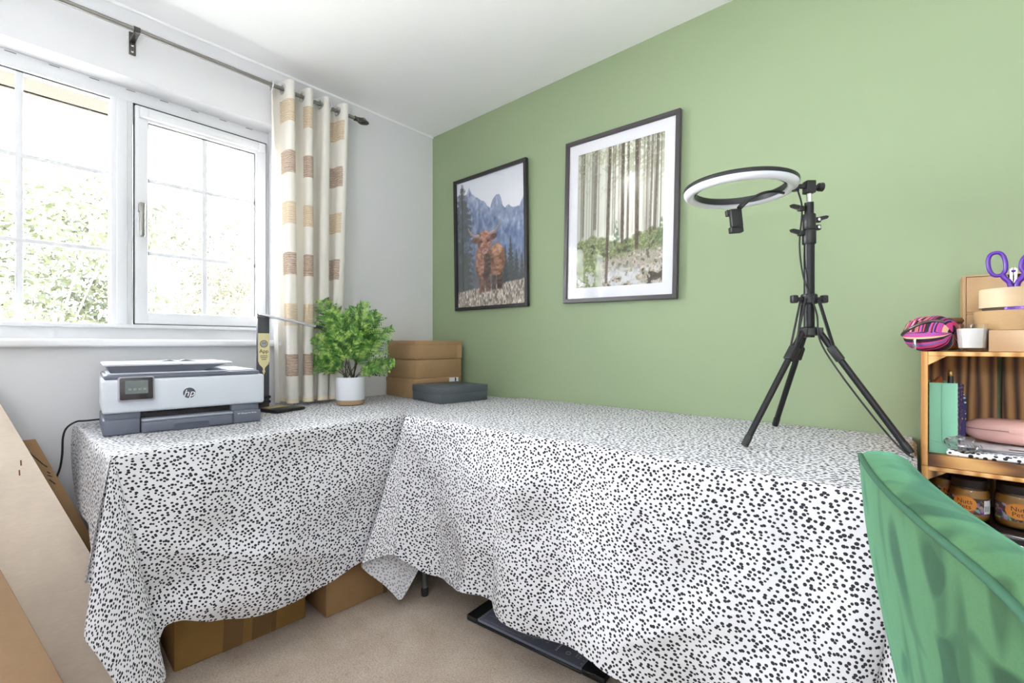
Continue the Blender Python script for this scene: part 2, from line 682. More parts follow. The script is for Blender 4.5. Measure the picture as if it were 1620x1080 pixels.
struct('floor', MB().box((-.0, RY, -.08), (RX, 0, 0)), 'carpet', label='beige short-pile carpet covering the floor')
struct('ceiling', MB().box((-WT, RY - WT, RZ), (RX + .12, .12, RZ + .1)), 'ceiling', label='plain white painted ceiling')
struct('wall_right', MB().box((-WT, 0, -.08), (RX + .12, .12, RZ)), 'wall_green', label='sage green painted wall behind the pictures')
# window wall with its opening
WY0, WY1, WZ0, WZ1 = -2.70, -.985, 1.035, 2.122
w = MB()
w.box((-WT, RY - WT, -.08), (0, WY0, RZ)).box((-WT, WY1, -.08), (0, 0, RZ))
w.box((-WT, WY0, -.08), (0, WY1, WZ0)).box((-WT, WY0, WZ1), (0, WY1, RZ))
struct('wall_left', w, 'wall_white', label='white painted wall around the window')
# wall behind the camera, with an opening for the added second window
BX0, BX1, BZ0, BZ1 = 2.48, 3.20, 1.43, 1.77
w = MB()
w.box((0, RY - WT, -.08), (BX0, RY, RZ)).box((BX1, RY - WT, -.08), (RX + .12, RY, RZ))
w.box((BX0, RY - WT, -.08), (BX1, RY, BZ0)).box((BX0, RY - WT, BZ1), (BX1, RY, RZ))
struct('wall_back', w, 'wall_white', label='white wall behind the viewer')
struct('wall_side', MB().box((RX, RY, -.08), (RX + .12, 0, RZ)), 'wall_white', label='white wall at the end of the room')
struct('baseboard_left', MB().rbox((0, RY, 0), (.016, -.001, .10), .004), 'upvc', label='white skirting board under the window')
struct('baseboard_right', MB().rbox((.016, -.016, 0), (RX, 0, .10), .004), 'upvc', label='white skirting board along the green wall')
# bead of filler where walls meet the ceiling
struct('trim_1', MB().tube([(.004, RY, RZ - .003), (.004, 0, RZ - .003)], .007, 8), 'ceiling', label='filler bead between window wall and ceiling')

# ---- window_1: outer frame, mullions, opening sash, glazing bars, panes
FX0, FX1 = -.165, -.105
win = MB()
win.rbox((FX0, WY0, WZ0), (FX1, WY1, 1.118), .004).rbox((FX0, WY0, 2.062), (FX1, WY1, WZ1), .004)
win.rbox((FX0, WY1 - .035, 1.11), (FX1, WY1, 2.07), .004).rbox((FX0, WY0, 1.11), (FX1, WY0 + .035, 2.07), .004)
window = win.build('window_1', 'upvc', None, 40)
tag(window, 'white casement window with glazing bars', None, None, 'structure')
for y0 in (-1.600, -2.185):
    m = MB().rbox((FX0, y0, 1.11), (FX1 + .002, y0 + .072, 2.07), .005)
    m.rbox((FX1, y0 + .018, 1.112), (FX1 + .010, y0 + .054, 2.066), .004)
    m.build('mullion', 'upvc', window, 40)
# inner ledge of the frame and its drip bead
MB().rbox((-.108, WY0, 1.112), (-.085, WY1, 1.128), .003).build('frame_ledge', 'upvc', window, 40)
# little slots in the head of the frame
for k in range(9):
    y = -1.06 - k * .115
    MB().box((FX1 - .0005, y - .030, WZ1 - .0085), (FX1 + .0012, y, WZ1 - .0065)).build('head_slot', 'gasket', window)


def panes(y0, y1, z0, z1, x, bars_y, bars_z, par, bw=.0105):
    ys, zs = [y0] + bars_y + [y1], [z0] + bars_z + [z1]
    for i in range(len(ys) - 1):
        for j in range(len(zs) - 1):
            MB().box((x - .004, ys[i], zs[j]), (x, ys[i + 1], zs[j + 1])).build('pane', 'glass', par)
    for b in bars_y:
        MB().rbox((x - .002, b - bw, z0), (x + .007, b + bw, z1), .003).build('glazing_bar', 'upvc', par, 40)
    for b in bars_z:
        MB().rbox((x - .0015, y0, b - bw * .85), (x + .0075, y1, b + bw * .85), .003).build('glazing_bar', 'upvc', par, 40)
    g = MB()
    t = .0035
    g.box((x, y0 - .001, z0), (x + .010, y0 + t, z1)).box((x, y1 - t, z0), (x + .010, y1 + .001, z1))
    g.box((x, y0, z1 - t), (x + .010, y1, z1 + .001))
    g.build('gasket', 'gasket', par)


panes(-2.115, -1.596, 1.132, 2.062, -.128, [-1.857], [1.433, 1.749], window)
for y0, y1 in ((-1.523, -1.000), (-2.670, -2.190)):
    s = MB()
    sx0, sx1 = -.155, -.088
    s.rbox((sx0, y0, 1.131), (sx1, y0 + .045, 2.058), .006).rbox((sx0, y1 - .048, 1.131), (sx1, y1, 2.058), .006)
    s.rbox((sx0, y0 + .04, 1.131), (sx1, y1 - .04, 1.182), .006).rbox((sx0, y0 + .04, 1.998), (sx1, y1 - .04, 2.058), .006)
    sash = s.build('sash', 'upvc', window, 40)
    ym = (y0 + y1) / 2 - .003
    panes(y0 + .045, y1 - .048, 1.182, 1.998, -.112, [ym], [1.437, 1.751], sash)
    # dark rebate line around the sash
    g = MB()
    g.box((-.1045, y0 - .004, 1.124), (-.100, y1 + .004, 1.1315)).box((-.1045, y0 - .004, 2.0575), (-.100, y1 + .004, 2.0655))
    g.box((-.1045, y0 - .005, 1.124), (-.100, y0 + .001, 2.065)).box((-.1045, y1 - .001, 1.124), (-.100, y1 + .005, 2.065))
    g.build('rebate_seal', 'gasket', sash)
    # trickle vent bar with end caps
    MB().rbox((-.090, y0 + .03, 2.008), (-.070, y1 - .03, 2.040), .005).build('vent_bar', 'upvc', sash, 40)
    for yc in (y0 + .028, y1 - .028):
        MB().rbox((-.091, yc - .014, 2.005), (-.064, yc + .014, 2.046), .004).build('vent_cap', 'upvc', sash, 40)
    # handle
    hy = y0 + .018 if y0 > -2 else y1 - .018
    h = MB().rbox((-.090, hy - .010, 1.50), (-.078, hy + .010, 1.665), .005)
    hd = h.build('handle_plate', 'upvc', sash, 40)
    MB().rbox((-.080, hy - .011, 1.600), (-.052, hy + .011, 1.640), .005).rbox((-.062, hy - .009, 1.495), (-.046, hy + .009, 1.625), .006).build('handle_lever', 'chrome', sash, 40)

# sill board
sb = MB().rbox((-.11, WY0, 1.034), (.0, WY1, 1.064), .004).rbox((-.02, WY0 - .03, 1.034), (.034, WY1 + .02, 1.064), .009, 3)
sill = sb.build('trim_2', 'sill', None, 40)
tag(sill, 'white window sill board above the printer', None, None, 'structure')

# ---- added_window behind the viewer, invented to bring in fill light
fr = MB()
for a, b in (((BX0, BZ0), (BX1, BZ0 + .06)), ((BX0, BZ1 - .06), (BX1, BZ1)), ((BX0, BZ0), (BX0 + .06, BZ1)), ((BX1 - .06, BZ0), (BX1, BZ1)), ((2.81, BZ0), (2.87, BZ1))):
    fr.rbox((a[0], RY - .20, a[1]), (b[0], RY - .13, b[1]), .004)
w2 = fr.build('added_window', 'upvc', None, 40)
tag(w2, 'second white window added behind the viewer for fill light', None, None, 'structure')
for x0, x1 in ((BX0 + .06, 2.81), (2.87, BX1 - .06)):
    MB().box((x0, RY - .168, BZ0 + .06), (x1, RY - .162, BZ1 - .06)).build('pane', 'glass', w2)

# ---- floor-standing uplighter added out of view behind the viewer; its light comes back off the ceiling
def make_added_uplighter():
    t = thing('added_floor_lamp', 'tall white uplighter floor lamp added behind the viewer for fill light', 'lamp', (2.25, -2.65, 0))
    MB().lathe([(.13, 0), (.135, .004), (.13, .018), (.03, .030), (.014, .034)], n=36).build('base', 'upvc', t, 40)
    MB().cyl((0, 0, .03), (0, 0, 0.920), .011, n=16).build('pole', 'upvc', t, 60)
    MB().lathe([(.02, 0.910), (.06, 0.925), (.13, 0.970), (.175, 1.035), (.180, 1.045), (.172, 1.040), (.125, 0.982), (.05, 0.940), (.004, 0.936)], n=40).build('bowl_shade', 'upvc', t, 60)
    n = NT('lit fill lamp diffuser')
    n.b.inputs['Base Color'].default_value = (.9, .9, .9, 1)
    n.b.inputs['Emission Color'].default_value = (.93, .96, 1.0, 1)
    n.b.inputs['Emission Strength'].default_value = FILL_LAMP
    MB().lathe([(.150, 1.012), (.150, 1.016), (.10, 1.021), (.001, 1.023)], n=36).build('diffuser', n.m, t, 60)
    return t


make_added_uplighter()

# ---- outside: eave, ground
ev = MB().box((-.62, -3.6, 2.175), (-.28, .3, 2.21)).box((-.64, -3.6, 2.175), (-.60, .3, 2.34))
tag(ev.build('roof_eave', 'eave'), 'tan boarded eave outside above the window', None, None, 'structure')
tag(MB().box((-14, -14, -.42), (-.28, 10, -.35)).build('ground', 'lawn'), 'pale garden lawn outside', None, None, 'structure')
tag(MB().box((-4, -14, -.42), (8, RY - WT, -.35)).build('ground.001', 'lawn'), 'pale lawn behind the house', None, None, 'structure')


# ================================================================== spotted tablecloths
def pchip(keys):
    xs = [k[0] for k in keys]
    ys = [np.array(k[1], float) for k in keys]
    n = len(xs)
    d = [(ys[i + 1] - ys[i]) / (xs[i + 1] - xs[i]) for i in range(n - 1)]
    m = [d[0]] + [np.where(d[i - 1] * d[i] > 0, 2 * d[i - 1] * d[i] / (d[i - 1] + d[i] + 1e-12), 0) for i in range(1, n - 1)] + [d[-1]]

    def f(x):
        x = min(max(x, xs[0]), xs[-1])
        i = 0
        while i < n - 2 and x > xs[i + 1]:
            i += 1
        h = xs[i + 1] - xs[i]
        t = (x - xs[i]) / h
        return (2 * t ** 3 - 3 * t * t + 1) * ys[i] + (t ** 3 - 2 * t * t + t) * h * m[i] + (-2 * t ** 3 + 3 * t * t) * ys[i + 1] + (t ** 3 - t * t) * h * m[i + 1]
    return f


RAD = .012


def hang(edge, out, w, d, zt):
    """point at cloth distance d over the table edge; the rounded edge first, then along w"""
    q = RAD * PI / 2
    e = Vector(edge) - Vector(out) * RAD
    if d < q:
        a = d / RAD
        return e + Vector(out) * RAD * math.sin(a) + Vector((0, 0, zt - RAD * (1 - math.cos(a))))
    k = d - q
    return e + Vector(out) * RAD + Vector((0, 0, zt - RAD)) + Vector(w) * k


def wrinkle(p, s=1.0):
    a = mnoise.noise(Vector((p.x * 4.1, p.y * 4.1, p.z * 4.6)) + Vector((3.1, 7.7, 1.2)))
    b = mnoise.noise(Vector((p.x * 10.3, p.y * 10.3, p.z * 8.1)))
    return s * (.018 * a + .007 * b)


def norm3(v):
    v = np.array(v, float)
    return v / np.linalg.norm(v)


class Cloth:
    def __init__(self):
        self.v, self.f, self.uv = [], [], []

    def strip(self, cols, rows):
        """cols: list of (fn(d) -> point, uvfn(d) -> uv, D)"""
        o = len(self.v)
        for fn, ufn, D in cols:
            for j in range(rows + 1):
                d = D * j / rows
                self.v.append(tuple(fn(d)))
                self.uv.append(tuple(ufn(d)))
        r = rows + 1
        for i in range(len(cols) - 1):
            for j in range(rows):
                self.f.append((o + i * r + j, o + i * r + j + 1, o + (i + 1) * r + j + 1, o + (i + 1) * r + j))

    def build(self, name, mat, outside):
        me = bpy.data.meshes.new(name)
        me.from_pydata(self.v, [], self.f)
        lay = me.uv_layers.new(name='UVMap')
        for lp in me.loops:
            lay.data[lp.index].uv = self.uv[lp.vertex_index]
        bm = bmesh.new()
        bm.from_mesh(me)
        bmesh.ops.remove_doubles(bm, verts=bm.verts[:], dist=.0006)
        bmesh.ops.recalc_face_normals(bm, faces=bm.faces[:])
        if sum(f.normal.z * f.calc_area() for f in bm.faces if abs(f.normal.z) > .98) < 0:
            bmesh.ops.reverse_faces(bm, faces=bm.faces[:])
        bm.to_mesh(me)
        bm.free()
        me.materials.append(MAT[mat])
        me.polygons.foreach_set('use_smooth', [True] * len(me.polygons))
        me.update()
        o = bpy.data.objects.new(name, me)
        COL.objects.link(o)
        return o


def make_cloth_a():
    zt, x1, y0 = .742, .765, -1.722          # top height, front edge, end edge
    C = Cloth()
    L = -y0
    R = RAD
    ROWS = 44
    # direction of hang along the front (s from the room corner), then round the table corner (angle), then along the end
    wf = pchip([(0, (.05, 0, -1)), (.6, (.06, 0, -1)), (.95, (.05, .0, -1)), (1.15, (.10, 0, -1)), (1.32, (.12, .0, -1)), (1.45, (.07, .02, -1)),
                (1.56, (.10, .05, -1)), (1.64, (.085, .10, -1)), (L, (.05, .155, -1))])
    df = pchip([(0, (.50,)), (.9, (.525,)), (1.15, (.572,)), (1.38, (.575,)), (1.50, (.55,)), (1.60, (.515,)), (1.655, (.51,)), (1.70, (.56,)), (L, (.600,))])
    wc = pchip([(0, (.05, .155, -1)), (14, (.11, .165, -.97)), (32, (.19, .06, -.95)), (50, (.24, -.10, -.95)), (58, (.19, -.155, -.96)), (66, (.06, -.10, -1)), (75, (-.12, -.02, -1)), (83, (-.22, -.09, -.97)), (90, (-.24, -.115, -.97))])
    we = pchip([(0, (-.24, -.115, -.97)), (.06, (-.16, -.06, -1)), (.14, (-.05, -.025, -1)), (.28, (0, -.05, -1)), (.42, (0, -.02, -1)), (.56, (0, -.05, -1)), (.74, (0, -.02, -1))])
    de = pchip([(0, (.372,)), (.12, (.345,)), (.3, (.275,)), (.74, (.26,))])
    Df, De = float(df(L)[0]), float(de(0)[0])
    cols = []
    ns = 120
    for i in range(ns + 1):
        s = .004 + (L - .004) * i / ns
        D = float(df(s)[0])
        w = norm3(wf(s))

        def fn(d, s=s, w=w, D=D):
            p = hang((x1, -s, 0), (1, 0, 0), w, d, zt)
            k = min(1, d / .12)
            fade = min(1, (L - s) / .12)
            p.x += (wrinkle(p) * 1.4 + .010 * math.sin(s * 9 + d * 5)) * k * fade
            # deep horizontal tuck where the cloth catches above its hem near the corner
            g = math.exp(-((s - 1.62) / .10) ** 2) * math.exp(-((d - .42) / .05) ** 2)
            p.x -= .022 * g
            # soft diagonal drag fold towards the corner
            q = d - .40 + (s - 1.30) * .35
            p.x += .016 * math.exp(-(q / .035) ** 2) * min(1, max(0, (s - .9) / .3)) * fade
            if d > D - .09 and s > 1.0:
                p.x -= .03 * ((d - D + .09) / .09) ** 2 * min(1, (s - 1.0) / .4) * fade
            return p
        cols.append((fn, lambda d, s=s: (s, -d), D))
    C.strip(cols, ROWS)
    cols = []
    nc = 72
    for i in range(nc + 1):
        th = 90 * i / nc
        a = math.radians(th)
        D = min(Df / max(math.cos(a), 1e-4), De / max(math.sin(a), 1e-4))
        w = norm3(wc(th))
        h = (math.cos(a), -math.sin(a), 0)

        def fn(d, th=th, w=w, h=h, D=D):
            p = hang((x1 - R, y0 + R, 0), (0, 0, 0), (0, 0, 0), 0, zt)
            q = R * PI / 2
            p = Vector((x1 - R, y0 + R, zt))
            if d < q:
                return p + Vector(h) * R * math.sin(d / R) - Vector((0, 0, R * (1 - math.cos(d / R))))
            p = p + Vector(h) * R - Vector((0, 0, R)) + Vector(w) * (d - q)
            k = min(1, d / .15) * min(1, th / 12, (90 - th) / 12)
            return p + Vector(h) * wrinkle(p, .8) * k
        cols.append((fn, lambda d, a=a: (L + d * math.sin(a), -d * math.cos(a)), D))
    C.strip(cols, ROWS)
    cols = []
    ne = 40
    for i in range(ne + 1):
        s = x1 * i / ne
        D = float(de(s)[0])
        w = norm3(we(s))

        def fn(d, s=s, w=w, D=D):
            p = hang((x1 - s, y0, 0), (0, -1, 0), w, d, zt)
            k = min(1, d / .12) * min(1, s / .10)
            p.y -= wrinkle(p, .7) * k
            p.x = max(p.x, .004)
            return p
        cols.append((fn, lambda d, s=s: (L + d, s), D))
    C.strip(cols, 30)
    # the flat top
    cols = []
    n = 110
    for i in range(n + 1):
        y = -.004 + (y0 + R + .004) * i / n

        def fn(d, y=y):
            x = x1 - R - d
            e = min(1, d / .05, (y - y0 - R) / .05)
            return Vector((x, y, zt + .0012 * abs(mnoise.noise(Vector((x * 6, y * 6, 0)))) * max(0, e)))
        cols.append((fn, lambda d, y=y: (-y, d + R), x1 - R - .004))
    C.strip(cols, 50)
    return C.build('tablecloth', 'spots', None)


def make_cloth_b():
    zt, x0, x1, y0 = .750, .790, 2.396, -.795
    C = Cloth()
    R = RAD
    ROWS = 48
    L = x1 - x0
    # front, s from the left corner; every direction is (x, y, z)
    wf = pchip([(0, (.16, -.22, -1)), (.06, (.14, -.14, -1)), (.12, (.115, -.06, -1)), (.20, (.06, .02, -1)), (.30, (.01, .0, -1)), (.40, (0, -.07, -1)), (.50, (.0, -.015, -1)), (.62, (0, -.085, -1)),
                (.80, (0, -.035, -1)), (1.0, (0, -.095, -1)), (1.2, (0, -.045, -1)), (1.38, (.0, -.085, -1)), (1.49, (-.05, -.11, -1)), (1.56, (-.10, -.08, -1)), (L, (-.15, -.03, -1))])
    df = pchip([(0, (.540,)), (.06, (.568,)), (.12, (.598,)), (.20, (.612,)), (.30, (.606,)), (.42, (.586,)), (.52, (.584,)), (.60, (.600,)), (.72, (.608,)), (.88, (.586,)), (1.05, (.596,)), (1.3, (.625,)), (L, (.63,))])
    wl = pchip([(0, (.16, -.22, -1)), (12, (.09, -.29, -.955)), (24, (.012, -.36, -.935)), (29, (.004, -.30, -.955)), (36, (.040, -.19, -.98)), (45, (.10, -.077, -.99)), (60, (.16, .03, -.98)), (90, (.16, .20, -.96))])
    wr = pchip([(0, (-.15, -.03, -1)), (14, (-.05, -.06, -.99)), (32, (.10, -.22, -.96)), (48, (.17, -.26, -.94)), (60, (.10, -.10, -.98)), (74, (.02, .06, -.99)), (90, (.02, .02, -1))])
    Df0, DfL, Dl, Dr = float(df(0)[0]), float(df(L)[0]), .505, .55

    def cone(apex, n_front, n_end, wkey, Df, De, usign, u0):
        cols = []
        nc = 64
        for i in range(nc + 1):
            th = 90 * i / nc
            a = math.radians(th)
            D = min(Df / max(math.cos(a), 1e-4), De / max(math.sin(a), 1e-4), .728)
            w = norm3(wkey(th))
            h = Vector(n_front) * math.cos(a) + Vector(n_end) * math.sin(a)

            def fn(d, th=th, w=w, h=h):
                q = R * PI / 2
                p = Vector(apex)
                if d < q:
                    return p + h * R * math.sin(d / R) - Vector((0, 0, R * (1 - math.cos(d / R))))
                p = p + h * R - Vector((0, 0, R)) + Vector(w) * (d - q)
                k = min(1, d / .15) * min(1, th / 12)
                p = p + h * wrinkle(p, .7) * k
                p.z = max(p.z, .008)
                return p
            cols.append((fn, lambda d, a=a: (u0 + usign * d * math.sin(a), -d * math.cos(a)), D))
        return cols

    cl = cone((x0 + R, y0 + R, zt), (0, -1, 0), (-1, 0, 0), wl, Df0, Dl, -1, 0)
    cr = cone((x1 - R, y0 + R, zt), (0, -1, 0), (1, 0, 0), wr, DfL, Dr, 1, L)
    cols = []
    ns = 130
    for i in range(ns + 1):
        s = L * i / ns
        D = float(df(s)[0])
        w = norm3(wf(s))

        def fn(d, s=s, w=w, D=D):
            p = hang((x0 + s, y0, 0), (0, -1, 0), w, d, zt)
            k = min(1, d / .14) * min(1, s / .10, (L - s) / .10)
            k *= .35 + .65 * min(1, s / .3)
            p.y -= (wrinkle(p) * 1.5 + .006 * math.sin(s * 13 - d * 3)) * k
            # crease dragging from the right-hand corner
            q = (d - .42) + (s - 1.15) * .55
            p.y -= .010 * math.exp(-(q / .03) ** 2) * math.exp(-((s - 1.12) / .12) ** 2)
            # ironed fold line
            p.y += .006 * math.exp(-((s - .52) / .012) ** 2) * k
            p.y -= .005 * math.exp(-((d - .30) / .012) ** 2) * k * math.exp(-((s - .62) / .25) ** 2)
            return p
        cols.append((fn, lambda d, s=s: (s, -d), D))
    C.strip(cl[::-1] + cols[1:-1] + cr, ROWS)
    # right-hand end
    cols = []
    for i in range(31):
        t = .74 * i / 30

        def fn(d, t=t):
            w = norm3((-.02, .02 * math.exp(-t * 8), -1))
            p = hang((x1, y0 + t, 0), (1, 0, 0), w, d, zt)
            p.x -= abs(wrinkle(p, .3)) * min(1, d / .12)
            return p
        cols.append((fn, lambda d, t=t: (L + d, t), Dr))
    C.strip(cols, 30)
    # top, with a narrow lip that laps over the other table's cloth
    cols = []
    n = 120
    xl = x0 - .055
    for i in range(n + 1):
        x = xl + (x1 - R - xl) * i / n

        def fn(d, x=x):
            y = y0 + R + d
            e = max(0, min(1, d / .05, (x1 - x - R) / .05, (x - xl) / .03))
            z = zt + .0016 * abs(mnoise.noise(Vector((x * 5, y * 5, 4)))) * e
            if x < x0:
                k = (x0 - x) / .055
                z -= .0052 * k * k
                y += .03 * k * (1 - d / .8)
            return Vector((x, y, z))
        cols.append((fn, lambda d, x=x: (x - x0, d + R), -y0 - R - .004))
    C.strip(cols, 56)
    return C.build('tablecloth', 'spots', None)


cloth_a = tag(make_cloth_a(), 'white cloth with small black spots draped under the printer', 'tablecloth')
cloth_b = tag(make_cloth_b(), 'white black-spotted cloth draped on the long table under the tripod', 'tablecloth')


# ---- the folding tables underneath
def folding_table(label, lo, hi, ztop, legs, axis):
    cx, cy = (lo[0] + hi[0]) / 2, (lo[1] + hi[1]) / 2
    t = thing('folding_table', label, 'table', (cx, cy, 0))
    MB().rbox((lo[0] - cx, lo[1] - cy, ztop - .042), (hi[0] - cx, hi[1] - cy, ztop), .008).build('tabletop', 'table_plastic', t, 40)
    for (x, y) in legs:
        lg = MB().cyl((x - cx, y - cy, .03), (x - cx, y - cy, ztop - .035), .0125, n=14).build('leg', 'steel_leg', t, 60)
        MB().lathe([(.0145, 0), (.0155, .004), (.0155, .028), (.0135, .034)], (x - cx, y - cy, 0), 14).build('foot_cap', 'black_plastic', lg, 50)
    ys = sorted(set(legs))
    for k in range(0, len(legs), 2):
        a, b = legs[k], legs[k + 1]
        MB().cyl((a[0] - cx, a[1] - cy, .20), (b[0] - cx, b[1] - cy, .20), .008, n=10).build('stretcher', 'steel_leg', t, 60)
    return t


folding_table('white folding table under the window, hidden by its spotted cloth', (.010, -1.706), (.750, -.01), .738, [(.10, -1.605), (.672, -1.605), (.10, -.12), (.69, -.12)], 'y')
folding_table('long folding table along the green wall, hidden by its spotted cloth', (.806, -.78), (2.384, -.01), .746, [(.853, -.735), (.853, -.08), (2.27, -.735), (2.27, -.08)], 'x')
# ================================================================== curtain, pole
ROD_X, ROD_Z = .088, 2.276


def make_pole():
    t = thing('curtain_pole', 'brushed nickel curtain pole above the window with a pointed twisted finial', 'curtain pole', (ROD_X, -1.85, ROD_Z))
    MB().cyl((0, -.95, 0), (0, 1.245, 0), .0095, n=16).build('rod', 'chrome', t, 60)
    # finial: collar, twisted cage, spike
    f = MB()
    yM = Matrix.Rotation(-PI / 2, 4, 'X')
    f.lathe([(.008, 0), (.013, .002), (.013, .010), (.010, .014), (.013, .018), (.009, .022)], (0, 0, 0), 18, Matrix.Translation((0, 1.235, 0)) @ yM)
    f.lathe([(.0085, .020), (.015, .034), (.0165, .046), (.012, .062), (.006, .076), (.0012, .092)], (0, 0, 0), 18, Matrix.Translation((0, 1.235, 0)) @ yM)
    for k in range(5):
        pts = []
        for i in range(15):
            u = i / 14
            r = .0175 * math.sin(PI * min(1, .12 + u * .86)) ** .8 + .001
            a = 2 * PI * k / 5 + u * 2.0
            pts.append((r * math.cos(a), 1.256 + u * .066, r * math.sin(a)))
        f.tube(pts, .0021, 6)
    f.build('finial', 'gunmetal', t, 50)
    for y in (.302, -.75):
        b = MB().rbox((-.0865, y - .011, -.062), (-.082, y + .011, .030), .0015)
        b.rbox((-.084, y - .009, -.013), (-.004, y + .009, -.0085), .001)
        b.tube([(.0115 * math.cos(a), y - .008, .0115 * math.sin(a)) for a in [k * PI / 8 for k in range(17)]], .0022, 6)
        b.tube([(.0115 * math.cos(a), y + .008, .0115 * math.sin(a)) for a in [k * PI / 8 for k in range(17)]], .0022, 6)
        b.lathe([(.0118, -.010), (.0128, -.010), (.0128, .010), (.0118, .010)], (0, 0, 0), 18, Matrix.Translation((0, y, 0)) @ yM)
        br = b.build('bracket', 'gunmetal', t, 40)
        for z in (-.050, -.025):
            MB().lathe([(.0045, 0), (.0045, .002), (.001, .003)], (0, 0, 0), 10, Matrix.Translation((-.082, y, z)) @ Matrix.Rotation(PI / 2, 4, 'Y')).build('screw', 'bright_chrome', br, 50)
    return t


make_pole()


def make_curtain():
    y0, y1 = -1.040, -.662
    top, bot = 2.312, .760
    t = thing('curtain', 'cream eyelet curtain with rows of brown and tan stitched squares', 'curtain', (ROD_X, (y0 + y1) / 2, bot))
    oy = (y0 + y1) / 2
    NW = 4.0
    # plan curve: folds front to back; first panel lies flat towards the window
    npt = 240
    pts = []
    for i in range(npt + 1):
        u = i / npt
        ph = 2 * PI * NW * u + PI * .5
        amp = .046 + .012 * math.sin(u * 7.0)
        pts.append((amp * math.cos(ph) * (1.0 if u < .93 else 1.0), u, ph))
    nz = 34

    def at(u_i, w):
        a, u, ph = pts[u_i]
        low = 1 - w                                    # 0 at the top, 1 at the hem
        yy = y0 + (y1 - y0) * u
        # folds lean a little with height and gather to the window side at the hem
        yy += (.006 * math.sin(u * 19 + 1.0) - .055 * (u ** 1.6)) * low + .030 * low * (1 - u) ** 2
        sq = .012 * math.sin(2 * ph) * (.4 + low)
        xx = a * (1 + .22 * low * math.sin(u * 11 + 2)) + .006 * math.sin(low * 5 + u * 14) * low
        return Vector((xx, yy + sq - oy, (top - bot) * w))

    m = MB()
    uv = []
    # arc length along the curve for the printed squares
    acc, prev = [0.0], at(0, 1.0)
    for i in range(1, npt + 1):
        p = at(i, 1.0)
        acc.append(acc[-1] + (p - prev).length)
        prev = p
    vs = []
    for j in range(nz + 1):
        for i in range(npt + 1):
            vs.append(tuple(at(i, j / nz)))
            uv.append((acc[i], (top - bot) * j / nz))
    wn = npt + 1
    m.add(vs, [(j * wn + i, j * wn + i + 1, (j + 1) * wn + i + 1, (j + 1) * wn + i) for j in range(nz) for i in range(npt)])
    m.uv = uv
    m.build('cloth', 'curtain', t, 180, fix=False)
    # turned hem
    hem = MB()
    vs = []
    for j, z in enumerate((.002, .020)):
        for i in range(npt + 1):
            p = at(i, .0)
            q = at(min(i + 1, npt), 0) - at(max(i - 1, 0), 0)
            nrm = Vector((q.y, -q.x, 0)).normalized()
            vs.append((p.x + nrm.x * .0015, p.y + nrm.y * .0015, z))
    hem.add(vs, [(i, i + 1, wn + i + 1, wn + i) for i in range(npt)])
    hem.build('hem', pm('curtain hem', (240, 226, 200), .9, var=.03), t, 180, fix=False)
    # eyelets where the cloth crosses the pole
    zr = ROD_Z - bot
    for k in range(int(2 * NW)):
        u = (k + .0) / (2 * NW)
        i = int(round(u * npt)) if k else 3
        p = at(i, (ROD_Z - bot) / (top - bot))
        tan = (at(min(i + 2, npt), .9) - at(max(i - 2, 0), .9))
        n = Vector((tan.y, -tan.x, 0)).normalized()
        ang = math.atan2(n.y, n.x)
        M_ = Matrix.Translation((p.x, p.y, zr)) @ Matrix.Rotation(ang, 4, 'Z') @ Matrix.Rotation(PI / 2, 4, 'Y')
        e = MB()
        prof = [(.0175, -.003), (.0185, -.0045), (.0265, -.003), (.0275, 0), (.0265, .003), (.0185, .0045), (.0175, .003)]
        n_ = 28
        vs2, fs2 = [], []
        for r, z in prof:
            for q in range(n_):
                a = 2 * PI * q / n_
                vs2.append(tuple(M_ @ Vector((r * math.cos(a), r * math.sin(a), z))))
        for a_ in range(len(prof)):
            b_ = (a_ + 1) % len(prof)
            for q in range(n_):
                l = (q + 1) % n_
                fs2.append((a_ * n_ + q, a_ * n_ + l, b_ * n_ + l, b_ * n_ + q))
        e.add(vs2, fs2).build('eyelet_ring', 'bright_chrome', t, 50)
    return t


make_curtain()


